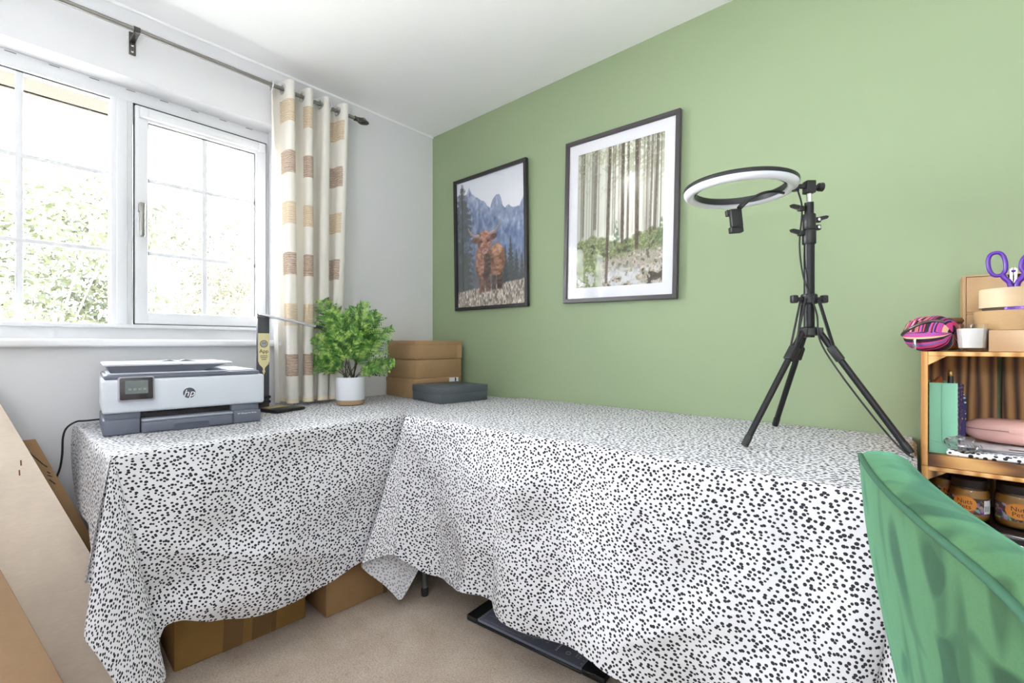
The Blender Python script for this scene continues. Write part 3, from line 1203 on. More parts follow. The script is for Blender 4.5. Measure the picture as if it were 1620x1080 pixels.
# ================================================================== printer
def make_printer():
    rz = math.atan2(-.105, .9945)
    # local frame: x along the front (towards the room corner), y towards the wall, z up
    ux, uy = Vector((.10502, .99447, 0)), Vector((-.99447, .10502, 0))
    ang = math.atan2(ux.y, ux.x)
    t = thing('printer', 'white and slate grey inkjet printer with a tilted touchscreen', 'printer', (.409, -1.692, .7438), ang)
    W, Dp = .4666, .345

    def rb(lo, hi, r=.005, seg=2):
        return MB().rbox(lo, hi, r, seg)
    b = rb((.0, .0, .0), (.097, Dp, .052), .006).rbox((.371, .0, .0), (W, Dp, .048), .006).rbox((.09, .04, .001), (.38, Dp, .050), .004)
    base = b.build('lower_body', 'dark_grey', t, 40)
    b = rb((.006, .008, .048), (.098, Dp - .006, .076), .005).rbox((.366, .008, .045), (W - .006, Dp - .006, .076), .005).rbox((.09, .07, .045), (.375, Dp - .01, .076), .004)
    b.build('waist', 'dark_grey', t, 40)
    # output slot with its rollers
    s = MB().box((.098, .035, .050), (.366, .072, .072))
    slot = s.build('paper_slot', 'slot_dark', t)
    for k in range(9):
        MB().cyl((.115 + k * .028, .032, .066), (.130 + k * .028, .032, .066), .004, n=10).build('roller', 'black_plastic', slot, 50)
    # paper tray
    tr = MB().rbox((.0985, -.012, -.000), (.3695, .060, .040), .008, 3)
    tray = tr.build('paper_tray', 'dark_grey', t, 40)
    MB().rbox((.0985, -.0125, .0385), (.3695, .062, .0475), .0045, 2).build('tray_lip', pm('pale slate plastic', (158, 164, 176), .4, var=.02), tray, 40)
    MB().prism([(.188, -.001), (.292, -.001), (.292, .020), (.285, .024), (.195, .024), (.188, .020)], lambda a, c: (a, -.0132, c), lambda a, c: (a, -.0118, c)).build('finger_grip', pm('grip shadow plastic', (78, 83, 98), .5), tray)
    # white shell
    sh = MB().rbox((-.001, -.004, .072), (.478, Dp, .184), .009, 3)
    shell = sh.build('shell', 'printer_white', t, 40)
    # scanner bed edge and automatic feeder
    MB().rbox((.002, .0, .184), (.462, Dp - .004, .199), .006, 2).build('scanner_rim', 'dark_grey', t, 40)
    MB().rbox((.012, .012, .198), (.446, Dp - .02, .2045), .003).build('scanner_lid', 'printer_white', t, 40)
    prof = [(.012, .199), (.245, .199), (.352, .228), (.012, .228)]
    MB().prism(prof, lambda a, c: (a + (.0 if c > .21 else .010), .018 if c < .21 else .006, c), lambda a, c: (a + (.0 if c > .21 else .010), Dp - .012, c)).build('feeder_body', 'dark_grey', t, 30)
    fl = MB().rbox((.002, -.002, .2275), (.212, Dp - .006, .236), .004).rbox((.2125, -.001, .2275), (.368, Dp - .006, .2355), .004)
    lid = fl.build('feeder_lid', 'printer_white', t, 40)
    wl = MB().prism([(.16, .236), (.28, .236), (.24, .2425), (.215, .2365), (.19, .2425)], lambda a, c: (a, .14, c), lambda a, c: (a, .20, c))
    wl.build('paper_guide', 'dark_grey', lid)
    # touchscreen
    S = Matrix.Translation((.086, -.006, .151)) @ Matrix.Rotation(math.radians(-9), 4, 'X')
    sc = MB().rbox((-.0485, -.010, -.0415), (.0485, .010, .0415), .008, 3, S).build('screen_surround', pm('silver rim', (198, 196, 206), .3, .3), t, 40)
    MB().rbox((-.0445, -.0125, -.0375), (.0445, -.004, .0375), .006, 2, S).build('screen_bezel', 'screen_bezel', sc, 40)
    MB().box((-.030, -.0132, -.017), (.030, -.012, .027), S).build('display', 'screen', sc)
    for k in range(4):
        MB().rbox((-.022 + k * .013, -.0138, -.006), (-.014 + k * .013, -.013, .001), .0005, 1, S).build('screen_icon', pm('faint icon', (126, 134, 132), .3), sc)
    # round logo with italic letters
    L0 = Matrix.Translation((.233, -.0045, .127)) @ Matrix.Rotation(PI / 2, 4, 'X')
    MB().lathe([(.0185, 0), (.0185, .0008)], (0, 0, 0), 40, L0).build('logo_disc', 'logo_grey', t, 30)
    text('hp', .034, 'white_print', t, L0 @ Matrix.Translation((-.0008, -.0012, .0011)), 'logo_letters', .0003, .28)
    text('HP OfficeJet Pro 9012e', .0068, 'white_print', t, Matrix.Translation((.418, -.0006, .036)) @ Matrix.Rotation(PI / 2, 4, 'X'), 'model_lettering', .0003)
    # power lead
    return t


printer = make_printer()
pts = [(.075, -1.62, .762), (.045, -1.69, .757), (.030, -1.716, .755), (.028, -1.742, .735), (.027, -1.752, .70), (.026, -1.754, .64), (.025, -1.762, .58), (.024, -1.785, .52), (.024, -1.815, .46), (.024, -1.86, .39), (.024, -1.90, .30)]


def spline(pts, n=6):
    P = [Vector(p) for p in pts]
    out = []
    for i in range(len(P) - 1):
        a, b, c, d = P[max(i - 1, 0)], P[i], P[i + 1], P[min(i + 2, len(P) - 1)]
        for k in range(n):
            t = k / n
            out.append(.5 * ((2 * b) + (c - a) * t + (2 * a - 5 * b + 4 * c - d) * t * t + (3 * b - a - 3 * c + d) * t ** 3))
    out.append(P[-1])
    return out


tag(MB().tube(spline(pts), .0033, 8).build('power_cable', 'cable', None, 60), 'thin black cable trailing down behind the printer table', 'cable')


# ================================================================== desk lamp
def make_desk_lamp():
    t = thing('desk_lamp', 'slim black desk lamp with a silver folding arm and a paper label', 'lamp', (.215, -1.055, .7438), 0)
    b = MB().rbox((-.075, -.075, 0), (.075, .075, .014), .006, 2, Matrix.Rotation(math.radians(14), 4, 'Z'))
    b.build('base', 'black_plastic', t, 40)
    MB().rbox((-.06, -.055, .0138), (.0, .05, .0155), .0008, 1, Matrix.Rotation(math.radians(14), 4, 'Z')).build('charging_pad', pm('brass edged pad', (196, 176, 120), .4, .4), t, 40)
    cx, cy = -.062, -.052
    MB().rbox((cx - .010, cy - .026, .014), (cx + .010, cy + .026, .428), .005, 2, ).build('column', pm('charcoal satin', (70, 70, 78), .4, var=.04), t, 40)
    for z in (.036, .058):
        MB().tube([(cx + .013 * math.cos(a), cy + .029 * math.sin(a), z + .004 * math.sin(2 * a)) for a in [k * PI / 12 for k in range(24)]], .006, 7, closed=True).build('cable_wrap', 'cable', t, 60)
    MB().cyl((cx, cy - .028, .428), (cx, cy + .028, .428), .011, n=16).build('hinge', 'chrome', t, 50)
    a = MB()
    ex = Vector((.05, .285, -.058)).normalized()
    ez = Vector((1, 0, 0))
    m = frame_m((cx + .004, cy - .02, .436), ex, ez.cross(ex).normalized(), None)
    a.rbox((0, -.006, -.019), (.275, .006, .019), .005, 2, m)
    a.build('arm', pm('silver arm', (206, 208, 214), .25, .8), t, 40)
    MB().rbox((.245, -.0068, -.0192), (.282, .0068, .0192), .005, 2, m).build('arm_tip', 'black_plastic', t, 40)
    # paper label hanging on the column front
    x = cx + .0112
    poly = [(-.024, .105), (.024, .105), (.024, -.02), (.019, -.036), (.012, -.044), (.006, -.050), (.0035, -.058), (.006, -.068), (0, -.085), (-.006, -.068), (-.0035, -.058), (-.006, -.050), (-.012, -.044), (-.019, -.036), (-.024, -.02)]
    lab = MB().prism(poly, lambda p, q: (x, cy + p, .245 + q), lambda p, q: (x + .001, cy + p, .245 + q)).build('label', 'cream_paper', t)
    R = Matrix.Translation((x + .0011, cy, .302)) @ Matrix.Rotation(PI / 2, 4, 'Z') @ Matrix.Rotation(PI / 2, 4, 'X')
    MB().lathe([(.0165, 0), (.0165, .0004)], (0, 0, 0), 28, R).build('medallion_ring', 'black_print', lab)
    MB().lathe([(.0145, .0003), (.0145, .0007)], (0, 0, 0), 28, R).build('medallion_portrait', 'skin_print', lab)
    for sx in (-.004, .005):
        MB().lathe([(.0022, .0006), (.0022, .0010)], (sx, .003, 0), 10, R).build('portrait_eye', 'black_print', lab)
    text('App', .024, 'black_print', lab, Matrix.Translation((x + .0013, cy, .268)) @ Matrix.Rotation(PI / 2, 4, 'Z') @ Matrix.Rotation(PI / 2, 4, 'X'), 'label_lettering')
    for k, hw in enumerate((.016, .014, .010)):
        MB().box((x + .001, cy - hw, .246 - k * .008), (x + .0014, cy + hw, .2485 - k * .008)).build('label_text_line', 'black_print', lab)
    return t


make_desk_lamp()


# ================================================================== fern
def make_fern():
    t = thing('potted_fern', 'leafy green fern in a white pot with a bare clay foot', 'plant', (.258, -.7335, .7438))
    MB().lathe([(.058, 0), (.066, .003), (.0675, .024), (.0675, .0245)], n=40).build('pot_base', 'pot_base', t, 40)
    p = MB()
    prof = [(.0672, .0245), (.0690, .028), (.0695, .130), (.0690, .136), (.066, .137), (.0640, .133), (.0630, .100)]
    p.lathe(prof, n=40)
    pot = p.build('pot', 'pot', t, 40)
    MB().lathe([(.064, .108), (.064, .118), (.03, .124), (.001, .122)], n=28).build('soil', 'soil', t, 60)
    rnd = random.Random(5)
    Rt, Fw = Vector((.753, .658, 0)), Vector((-.658, .753, 0))
    # (sideways, up, towards the back, fullness): tips of the fronds relative to the soil
    tips = [(-.150, .400, .02, 1.05), (-.085, .345, -.04, 1.1), (.010, .365, .03, 1.1), (.075, .385, -.02, 1.05), (.130, .335, .02, 1.1), (.215, .262, -.02, .95),
            (-.165, .215, -.03, 1.0), (-.215, .110, .0, .85), (-.105, .125, -.09, 1.0), (-.045, .235, -.11, 1.2), (.055, .245, -.10, 1.2),
            (.225, .085, -.03, .9), (.150, .060, -.06, .8), (-.11, .275, .06, 1.05), (.04, .29, .08, 1.0), (.10, .200, -.08, 1.1), (-.02, .300, -.06, 1.1)]
    for k, (sx, up, dp, full) in enumerate(tips):
        tip = Rt * sx + Fw * dp + Vector((0, 0, .124 + up))
        base = Rt * (.022 * math.sin(k * 2.3)) + Fw * (.022 * math.cos(k * 1.7)) + Vector((0, 0, .118))
        hgt = max(.09, up * .72)
        mid = base + (tip - base) * .38
        mid.z = base.z + hgt * .82
        n = 14
        axis = []
        for i in range(n + 1):
            u = i / n
            axis.append(base * (1 - u) ** 2 + mid * 2 * u * (1 - u) + tip * u * u)
        Ls = sum((axis[i + 1] - axis[i]).length for i in range(n))
        f = MB()
        start = .40
        npairs = 8
        ref = Vector((rnd.uniform(-.4, .4), rnd.uniform(-.4, .4), .55)) - Fw * 1.0
        for q in range(npairs):
            u = start + (1 - start) * (q + .3) / npairs
            i = min(int(u * n), n - 1)
            fr_ = u * n - i
            c = axis[i].lerp(axis[i + 1], fr_)
            tg = (axis[i + 1] - axis[i]).normalized()
            side = tg.cross(ref).normalized()
            nm = side.cross(tg).normalized()
            w = (u - start) / (1 - start)
            plen = (.34 * Ls * (1 - w) ** .8 * min(1, .62 + w * 1.6) + .012) * full
            plen = min(plen, .105) * rnd.uniform(.8, 1.15)
            for sg in (-1, 1):
                d = (side * sg + tg * (.55 + .25 * rnd.random()) + nm * rnd.uniform(-.22, .12)).normalized()
                pn = (nm + Vector((rnd.uniform(-.3, .3), rnd.uniform(-.3, .3), rnd.uniform(-.3, .3)))).normalized()
                ps = d.cross(pn).normalized()
                nl = max(4, int(plen / .0092))
                for z in range(nl):
                    a = (z + .4) / nl
                    o = c + d * plen * a - pn * (plen * .22 * a * a)
                    ll = (.0165 * (1 - a) ** .7 + .0055)
                    for s2 in (-1, 1):
                        dd = (ps * s2 + d * .85).normalized()
                        ww = dd.cross(pn).normalized() * ll * .36
                        e = o + dd * ll
                        mm = o + dd * ll * .5
                        f.add([o, mm + ww + pn * .001, e - pn * ll * .15, mm - ww + pn * .001], [(0, 1, 2, 3)])
                e0, e1 = c + d * plen * .85, c + d * (plen + .010) - pn * plen * .22
                ww = ps * .0035
                f.add([e0 - pn * plen * .16, (e0 + e1) / 2 + ww - pn * plen * .08, e1, (e0 + e1) / 2 - ww - pn * plen * .08], [(0, 1, 2, 3)])
        fo = f.build('frond', 'fern', t, None, fix=False)
        MB().tube(axis, [.0022 * (1 - .7 * i / n) for i in range(n + 1)], 5).build('stalk', 'stalk', fo, 60)
    return t


make_fern()


# ================================================================== boxes on the window table
def carton(label, corner, ex, ey, size, mat, name='cardboard_box', tape=None, flap=True, cat='box', group=None):
    """corner: front-left bottom; ex along the front, ey to the back"""
    ang = math.atan2(ex[1], ex[0])
    t = thing(name, label, cat, corner, ang, group)
    w, d, h = size
    MB().rbox((0, 0, 0), (w, d, h - .002), .0025, 2).build('body', mat, t, 40)
    if flap:
        MB().rbox((-.0015, -.0015, h - .022), (w + .0015, d + .0015, h), .002, 2).build('lid', mat, t, 40)
    return t


ang = math.radians(-5.5)
ex = (math.cos(ang), math.sin(ang))
SB = [('brown cardboard box with a taped label, bottom of the stack in the corner', .008, -.366, .307, .345, .108), ('brown cardboard box in the middle of the corner stack', .012, -.363, .300, .345, .106), ('brown cardboard box on top of the corner stack', .013, -.362, .301, .345, .106)]
z = .7438
stack = []
for k, (lab, x, y, w_, d_, h_) in enumerate(SB):
    a = math.radians((-5.0, -3.6, -4.2)[k])
    t = thing('cardboard_box', lab, 'box', (x + .004, y + .006, z), a, 'stacked brown boxes')
    MB().rbox((0, 0, 0), (w_, d_ - .022, h_ - .001), .003, 2).build('body', 'card_stack', t, 40)
    if k != 1:
        MB().rbox((-.0012, -.0012, h_ - .026), (w_ + .0012, d_ - .0208, h_), .0022, 2).build('lid', 'card_stack', t, 40)
    else:
        MB().box((.0, -.0006, h_ - .004), (w_, -.0001, h_ - .003)).build('flap_seam', 'card_edge', t)
    if k == 2:
        MB().rbox((w_ + .0011, .285, .004), (w_ + .0017, .322, h_ - .026), .0002, 1).build('corner_tape', 'kraft', t)
        MB().rbox((-.002, -.002, h_ - .026), (.020, .008, h_ + .001), .001, 1).build('torn_tape', 'tape', t)
    if k == 0:
        MB().box((w_ + .0013, .235, h_ - .030), (w_ + .0020, .300, h_ - .003)).build('shipping_label', 'white_paper', t)
        MB().box((w_ + .0019, .275, h_ - .026), (w_ + .0023, .284, h_ - .004)).build('label_bar', 'black_print', t)
    stack.append(t)
    z += h_ + .0006

ga = math.atan2(-.035, .281)
t = thing('gift_box', 'flat charcoal grey lidded box in front of the brown stack', 'box', (.322, -.404, .7438), ga)
MB().rbox((.002, .002, 0), (.281, .300, .050), .002, 2).build('body', 'grey_card', t, 40)
MB().rbox((0, 0, .0465), (.283, .302, .083), .0025, 2).build('lid', 'grey_card', t, 40)
# ================================================================== ring light on a light stand
def make_ring_light():
    px, py, pz = 2.151, -.310, .7525
    t = thing('ring_light', 'black tripod stand with a switched-off ring light tipped flat', 'ring light', (px, py, pz))

    def Lc(x, y, z):
        return Vector((x - px, y - py, z - pz))
    zz = lambda z: z - pz
    MB().cyl((0, 0, zz(1.065)), (0, 0, zz(1.35)), .0145, n=20).build('lower_tube', 'black_metal', t, 60)
    MB().cyl((0, 0, zz(1.34)), (0, 0, zz(1.47)), .0125, n=20).build('upper_tube', 'black_metal', t, 60)
    MB().cyl((0, 0, zz(1.465)), (0, 0, zz(1.50)), .0075, n=16).build('spigot', 'bright_chrome', t, 60)
    # clamp collars with lever screws
    side = Vector((.753, .658, 0))
    for z0, z1, r in ((1.345, 1.385, .0185), (1.388, 1.435, .0175)):
        c = MB().lathe([(r * .92, zz(z0)), (r, zz(z0) + .003), (r, zz(z1) - .003), (r * .92, zz(z1))], n=22).build('collar', 'black_plastic', t, 40)
    for z, sg in ((1.452, -1), (1.418, 1), (1.378, -1), (1.395, 1)):
        a = side * sg
        M_ = frame_m((a.x * .015, a.y * .015, zz(z)), a, Vector((0, 0, 1)))
        k = MB().rbox((0, -.008, -.007), (.018, .008, .007), .003, 2, M_)
        kn = k.build('clamp_lug', 'black_plastic', t, 40)
        if z not in (1.395,):
            MB().prism([(.012, -.004), (.038, .004), (.042, .011), (.034, .013), (.014, .009)], lambda p, q: tuple(M_ @ Vector((p, q, -.005))), lambda p, q: tuple(M_ @ Vector((p, q, .005)))).build('lever', 'black_plastic', kn)
        MB().lathe([(.0045, 0), (.0045, .003), (.002, .004)], (0, 0, 0), 12, frame_m(M_ @ Vector((.010, 0, .0065)), M_.to_3x3() @ Vector((1, 0, 0)), M_.to_3x3() @ Vector((0, 1, 0)))).build('screw', 'bright_chrome', kn, 50)
    # hubs
    MB().lathe([(.019, zz(1.165)), (.022, zz(1.168)), (.022, zz(1.192)), (.019, zz(1.195))], n=22).build('upper_hub', 'black_plastic', t, 40)
    for sg in (-1, 1):
        a = side * sg
        M_ = frame_m((a.x * .018, a.y * .018, zz(1.180)), a, Vector((0, 0, 1)))
        MB().rbox((0, -.006, -.006), (.022, .006, .006), .003, 2, M_).rbox((.018, -.012, -.009), (.036, .012, .009), .004, 2, M_).build('locking_knob', 'black_plastic', t, 40)
    MB().lathe([(.020, zz(1.070)), (.026, zz(1.073)), (.026, zz(1.092)), (.020, zz(1.096))], n=22).build('lower_hub', 'black_plastic', t, 40)
    feet = [(2.030, -.522), (2.018, -.092), (2.378, -.338)]
    for (fx, fy) in feet:
        d = Vector((fx - px, fy - py, 0)).normalized()
        a = Vector((d.x * .026, d.y * .026, zz(1.082)))
        b = Lc(fx, fy, .766)
        leg = MB().cyl(a, b, .0088, n=14).build('leg', 'black_metal', t, 60)
        dr = (b - a).normalized()
        MB().cyl(b - dr * .02, b + dr * .010, .0102, n=14).build('foot', 'black_plastic', leg, 50)
        MB().rbox((-.012, -.010, -.012), (.012, .010, .012), .003, 2, Matrix.Translation(Vector((d.x * .024, d.y * .024, zz(1.082))))).build('pivot', 'black_plastic', leg, 40)
        jp = a + (b - a) * .20
        off = d.cross(Vector((0, 0, 1))) * .008
        br = MB()
        for s2 in (-1, 1):
            br.tube([Vector((d.x * .024, d.y * .024, zz(1.18))) + off * s2, jp + off * s2], .0032, 6)
        br.build('brace', 'black_metal', t, 60)
        M_ = frame_m(jp, dr, d.cross(Vector((0, 0, 1))))
        MB().rbox((-.022, -.012, -.011), (.026, .012, .011), .004, 2, M_).build('leg_bracket', 'black_plastic', leg, 40)
    # head with tilt knobs
    MB().rbox((-.014, -.014, zz(1.497)), (.014, .014, zz(1.535)), .004, 2, Matrix.Rotation(.7, 4, 'Z')).build('head', 'black_plastic', t, 40)
    MB().cyl(side * .010 + Vector((0, 0, zz(1.517))), side * .034 + Vector((0, 0, zz(1.517))), .006, n=12).cyl(side * .028 + Vector((0, 0, zz(1.517))), side * .040 + Vector((0, 0, zz(1.517))), .012, .0135, n=10).build('tilt_knob', 'black_plastic', t, 40)
    rc = Lc(1.975, -.386, 1.530)
    R = .146
    dirp = Vector((-rc.x, -rc.y, 0)).normalized()
    e0 = Vector((0, 0, zz(1.519)))
    e1 = Vector((rc.x, rc.y, zz(1.522))) + dirp * (R + .014)
    MB().cyl(e0, e1, .0075, n=12).cyl(e1 - dirp * .004 - Vector((0, 0, .013)), e1 - dirp * .004 + Vector((0, 0, .013)), .010, n=12).build('tilt_arm', 'black_plastic', t, 50)
    # ring: black backing over a milky diffuser
    n = 80

    def torus(prof, name, mat):
        vs, fs = [], []
        m = len(prof)
        for k in range(n):
            a = 2 * PI * k / n
            for r, z in prof:
                vs.append((rc.x + (R + r) * math.cos(a), rc.y + (R + r) * math.sin(a), rc.z + z))
        for k in range(n):
            l = (k + 1) % n
            for i in range(m):
                j = (i + 1) % m
                fs.append((k * m + i, l * m + i, l * m + j, k * m + j))
        return MB().add(vs, fs).build(name, mat, t, 50)
    torus([(-.019, -.002), (.0175, -.002), (.0180, .008), (.015, .011), (-.016, .011), (-.019, .008)], 'ring_back', 'black_plastic')
    dp = [(.0165 * math.cos(a), -.0025 - .0165 * math.sin(a)) for a in [PI * k / 10 for k in range(11)]]
    torus(dp + [(-.0165, -.001), (.0165, -.001)], 'ring_diffuser', 'diffuser')
    torus([(-.0195, -.011), (-.0178, -.011), (-.0178, .008), (-.0195, .008)], 'ring_inner_wall', 'black_plastic')
    # phone holder on a gooseneck
    g = spline([Lc(2.085, -.315, 1.512), Lc(2.062, -.352, 1.513), Lc(2.036, -.382, 1.504), Lc(2.008, -.398, 1.486), Lc(1.990, -.402, 1.470)])
    MB().tube(g, .0042, 8).build('gooseneck', 'black_plastic', t, 60)
    c0 = Lc(1.972, -.402, 1.437)
    Mh = frame_m(c0, (.72, .69, .08), (-.1, .0, 1))
    h = MB().rbox((-.020, -.030, -.009), (.016, .028, .009), .004, 2, Mh).rbox((-.026, .010, -.018), (.018, .030, -.004), .003, 2, Mh).rbox((-.022, -.045, -.016), (.018, -.026, .004), .003, 2, Mh)
    h.cyl(Mh @ Vector((.012, .03, 0)), Mh @ Vector((.028, .045, 0)), .008, n=12)
    h.build('phone_clamp', 'black_plastic', t, 40)
    # lead
    cb = [e1 - Vector((0, 0, .006)), e1 + Vector((.010, .008, -.05)), Vector((-.017, -.012, zz(1.43))), Vector((-.022, -.016, zz(1.36))), Vector((-.020, -.016, zz(1.30))), Vector((-.010, -.022, zz(1.24))), Vector((.006, -.022, zz(1.19))), Vector((.022, -.016, zz(1.13))), Vector((.030, -.020, zz(1.055))), Vector((.075, -.026, zz(.968))), Vector((.150, -.034, zz(.852))), Vector((.198, -.036, zz(.785))), Vector((.222, -.046, zz(.760))), Vector((.236, -.075, zz(.756)))]
    MB().tube(spline(cb, 5), .0025, 7).build('lead', 'cable', t, 60)
    return t


make_ring_light()

# ================================================================== crates
CX0, CX1, CY0, CY1 = 2.404, 2.904, -.318, -.022


def make_crate(label, z0, z1, nb=3):
    t = thing('wooden_crate', label, 'crate', (CX0, CY0, z0), 0, 'stacked wooden crates')
    W, D, H = CX1 - CX0, CY1 - CY0, z1 - z0
    th = .013
    MB().rbox((0, 0, 0), (th, D, H), .0015, 1).build('side_board', 'pine_edge', t, 40)
    MB().rbox((W - th, 0, 0), (W, D, H), .0015, 1).build('side_board', 'pine_edge', t, 40)
    MB().rbox((th, 0, H - .011), (W - th, D, H), .0015, 1).build('top_board', 'pine_edge', t, 40)
    MB().rbox((th, .0, 0), (W - th, D * .52, .030), .0015, 1).build('floor_board', 'burnt_board', t, 40)
    MB().rbox((th, D * .52 + .006, 0), (W - th, D, .030), .0015, 1).build('floor_board', 'burnt_board', t, 40)
    pw = (W - 2 * th - .010 * (nb - 1)) / nb
    for k in range(nb):
        x = th + k * (pw + .010)
        MB().rbox((x, D - .012, .030), (x + pw, D, H - .011), .001, 1).build('back_plank', 'burnt_plank', t, 40)
    for sx in (0, 1):
        f = (lambda a: th + a) if sx == 0 else (lambda a: W - th - a)
        MB().prism([(0, 0), (.036, 0), (0, .024)], lambda p, q: (f(p), .002, H - .011 - q), lambda p, q: (f(p), D - .013, H - .011 - q)).build('corner_block', 'burnt_plank' if z0 < .7 else 'pine_edge', t)
    return t


make_crate('scorched wooden crate at the bottom of the shelf stack', 0.001, .362)
make_crate('scorched wooden crate holding nut butter jars', .363, .7255)
make_crate('wooden crate with scorched back planks holding a pink case', .7265, 1.025)
SH = .7265 + .030          # floor of the top crate
ST = 1.0255                # top of the crates


# ---- things in the top crate
def make_mint_bag():
    t = thing('gift_bag', 'mint green paper gift bag with a navy dotted side', 'gift bag', (2.4185, -.290, SH + .0005))
    w, d, h = .056, .110, .186
    MB().prism([(0, 0), (w, 0), (w, h), (0, h)], lambda a, b: (a, 0, b), lambda a, b: (a, .0012, b)).build('front_panel', 'mint', t)
    MB().prism([(0, 0), (w, 0), (w, h), (0, h)], lambda a, b: (a, d - .0012, b), lambda a, b: (a, d, b)).build('back_panel', 'mint', t)
    MB().prism([(0, 0), (d, 0), (d, h - .004), (0, h)], lambda a, b: (.0, a, b), lambda a, b: (.0012, a, b)).build('side_panel', 'navy_dots', t)
    g = MB()
    g.add([(w, 0, 0), (w + .006, d * .5, 0), (w + .010, d, 0), (w, 0, h), (w + .011, d * .5, h - .004), (w + .018, d, h - .010)], [(0, 1, 4, 3), (1, 2, 5, 4)])
    g.build('dotted_gusset', 'navy_dots', t, fix=False)
    MB().prism([(w + .012, 0), (w + .019, 0), (w + .022, h * .7), (w + .016, h - .03), (w + .012, h - .03)], lambda a, b: (a, d * .9, b + .004), lambda a, b: (a, d, b + .004)).build('back_fold', 'navy_dots', t)
    MB().prism([(0, 0), (w, 0), (w, .001), (0, .001)], lambda a, b: (a, 0, b), lambda a, b: (a, d, b)).build('bag_base', 'mint', t)
    # crease and fold line
    MB().tube([(.026, -.0005, .03), (.025, -.0008, .10), (.0255, -.0005, h)], .0007, 4).tube([(0, -.0006, .034), (.026, -.0008, .028), (w, -.0006, .033)], .0007, 4).build('crease', 'mint', t)
    return t


make_mint_bag()
t = thing('tissue_wad', 'rust coloured tissue poking out of the mint gift bag', 'tissue paper', (2.4365, -.243, SH + .150))
bm = bmesh.new()
bmesh.ops.create_icosphere(bm, subdivisions=2, radius=.021)
for v in bm.verts:
    v.co = Vector((v.co.x * .72, v.co.y * 1.5, v.co.z * 1.15 + .026)) * (1 + .25 * mnoise.noise(v.co * 90))
MB().bm(bm).build('crumple', 'orange_tissue', t)
t = thing('mini_bottle', 'small dark bottle with a gold cap sticking out of the gift bag', 'bottle', (2.4635, -.235, SH + .0025))
MB().lathe([(.0085, 0), (.009, .003), (.009, .165), (.0065, .180), (.0055, .200), (.005, .202)], n=16).build('body', 'black_plastic', t, 50)
MB().lathe([(.0062, .200), (.0065, .202), (.0065, .212), (.004, .216)], n=16).build('cap', 'gold', t, 50)

t = thing('folded_cloth', 'folded white napkin with black spots beneath the papers', 'cloth', (2.452, -.308, SH + .0006), math.radians(-2))
m = MB().rbox((0, 0, 0), (.36, .24, .016), .007, 3)
m.uv = [(p[0] * 1.0, p[1] + p[2]) for p in m.v]
m.build('fold', 'spots_small', t, 40)
for k, (a, x, y, w_, d_) in enumerate(((-1.5, 2.440, -.290, .30, .21), (-4.0, 2.447, -.286, .31, .20), (1.0, 2.463, -.292, .30, .20))):
    lab = ('white printed sheet lowest in the paper pile', 'white printed sheet in the middle of the paper pile', 'white printed sheet on top of the paper pile')[k]
    t = thing('paper_sheet', lab, 'paper', (x, y, SH + .0172 + k * .0030), math.radians(a), 'papers in the crate')
    MB().grid(lambda u, v: (w_ * u, d_ * v, .0012 * math.sin(u * 5 + k) ** 2 + .0003), 12, 4).build('sheet', 'white_paper', t, fix=False)
    if k == 2:
        for j in range(7):
            MB().box((.018 + j * .0065, .012, .0018), (.0195 + j * .0065, .055 - (j % 3) * .008, .0021)).build('text_line', pm('grey print', (120, 120, 128), .7), t)
        MB().box((.105, .020, .0018), (.17, .030, .0021)).build('heading_line', 'black_print', t)
t = thing('film_wrap', 'crumpled clear plastic film beside the gift bag', 'plastic film', (2.484, -.304, SH + .034))
bm = bmesh.new()
bmesh.ops.create_icosphere(bm, subdivisions=3, radius=.026)
for v in bm.verts:
    k = 1 + .55 * mnoise.noise(v.co * 55) + .25 * mnoise.noise(v.co * 140)
    v.co = Vector((v.co.x * 1.15 * k, v.co.y * .55 * k, v.co.z * .75 * k))
MB().bm(bm).build('crumple', 'clear_film', t)

t = thing('glasses_case', 'blush pink moulded glasses case lying on the papers', 'case', (2.60, -.190, SH + .0275), math.radians(-10))
for nm, z0, z1, zc, sg in (('case_base', 0, .036, .036, -1), ('case_lid', .0375, .066, .0375, 1)):
    bm = bmesh.new()
    bmesh.ops.create_uvsphere(bm, u_segments=40, v_segments=20, radius=1)
    for v in bm.verts:
        x, y, zq = v.co
        s = lambda q, e: math.copysign(abs(q) ** e, q)
        v.co = Vector((.108 * s(x, .62), .040 * s(y, .72), .033 + .032 * s(zq, .7)))
    geom = bm.verts[:] + bm.edges[:] + bm.faces[:]
    r = bmesh.ops.bisect_plane(bm, geom=geom, plane_co=(0, 0, zc), plane_no=(0, 0, -sg), clear_outer=True)
    bmesh.ops.holes_fill(bm, edges=[e for e in bm.edges if e.is_boundary])
    MB().bm(bm).build(nm, 'pink_case', t, 40)
MB().rbox((-.022, -.0415, .032), (.012, -.037, .042), .0015, 2).build('clasp', 'pink_case', t, 40)

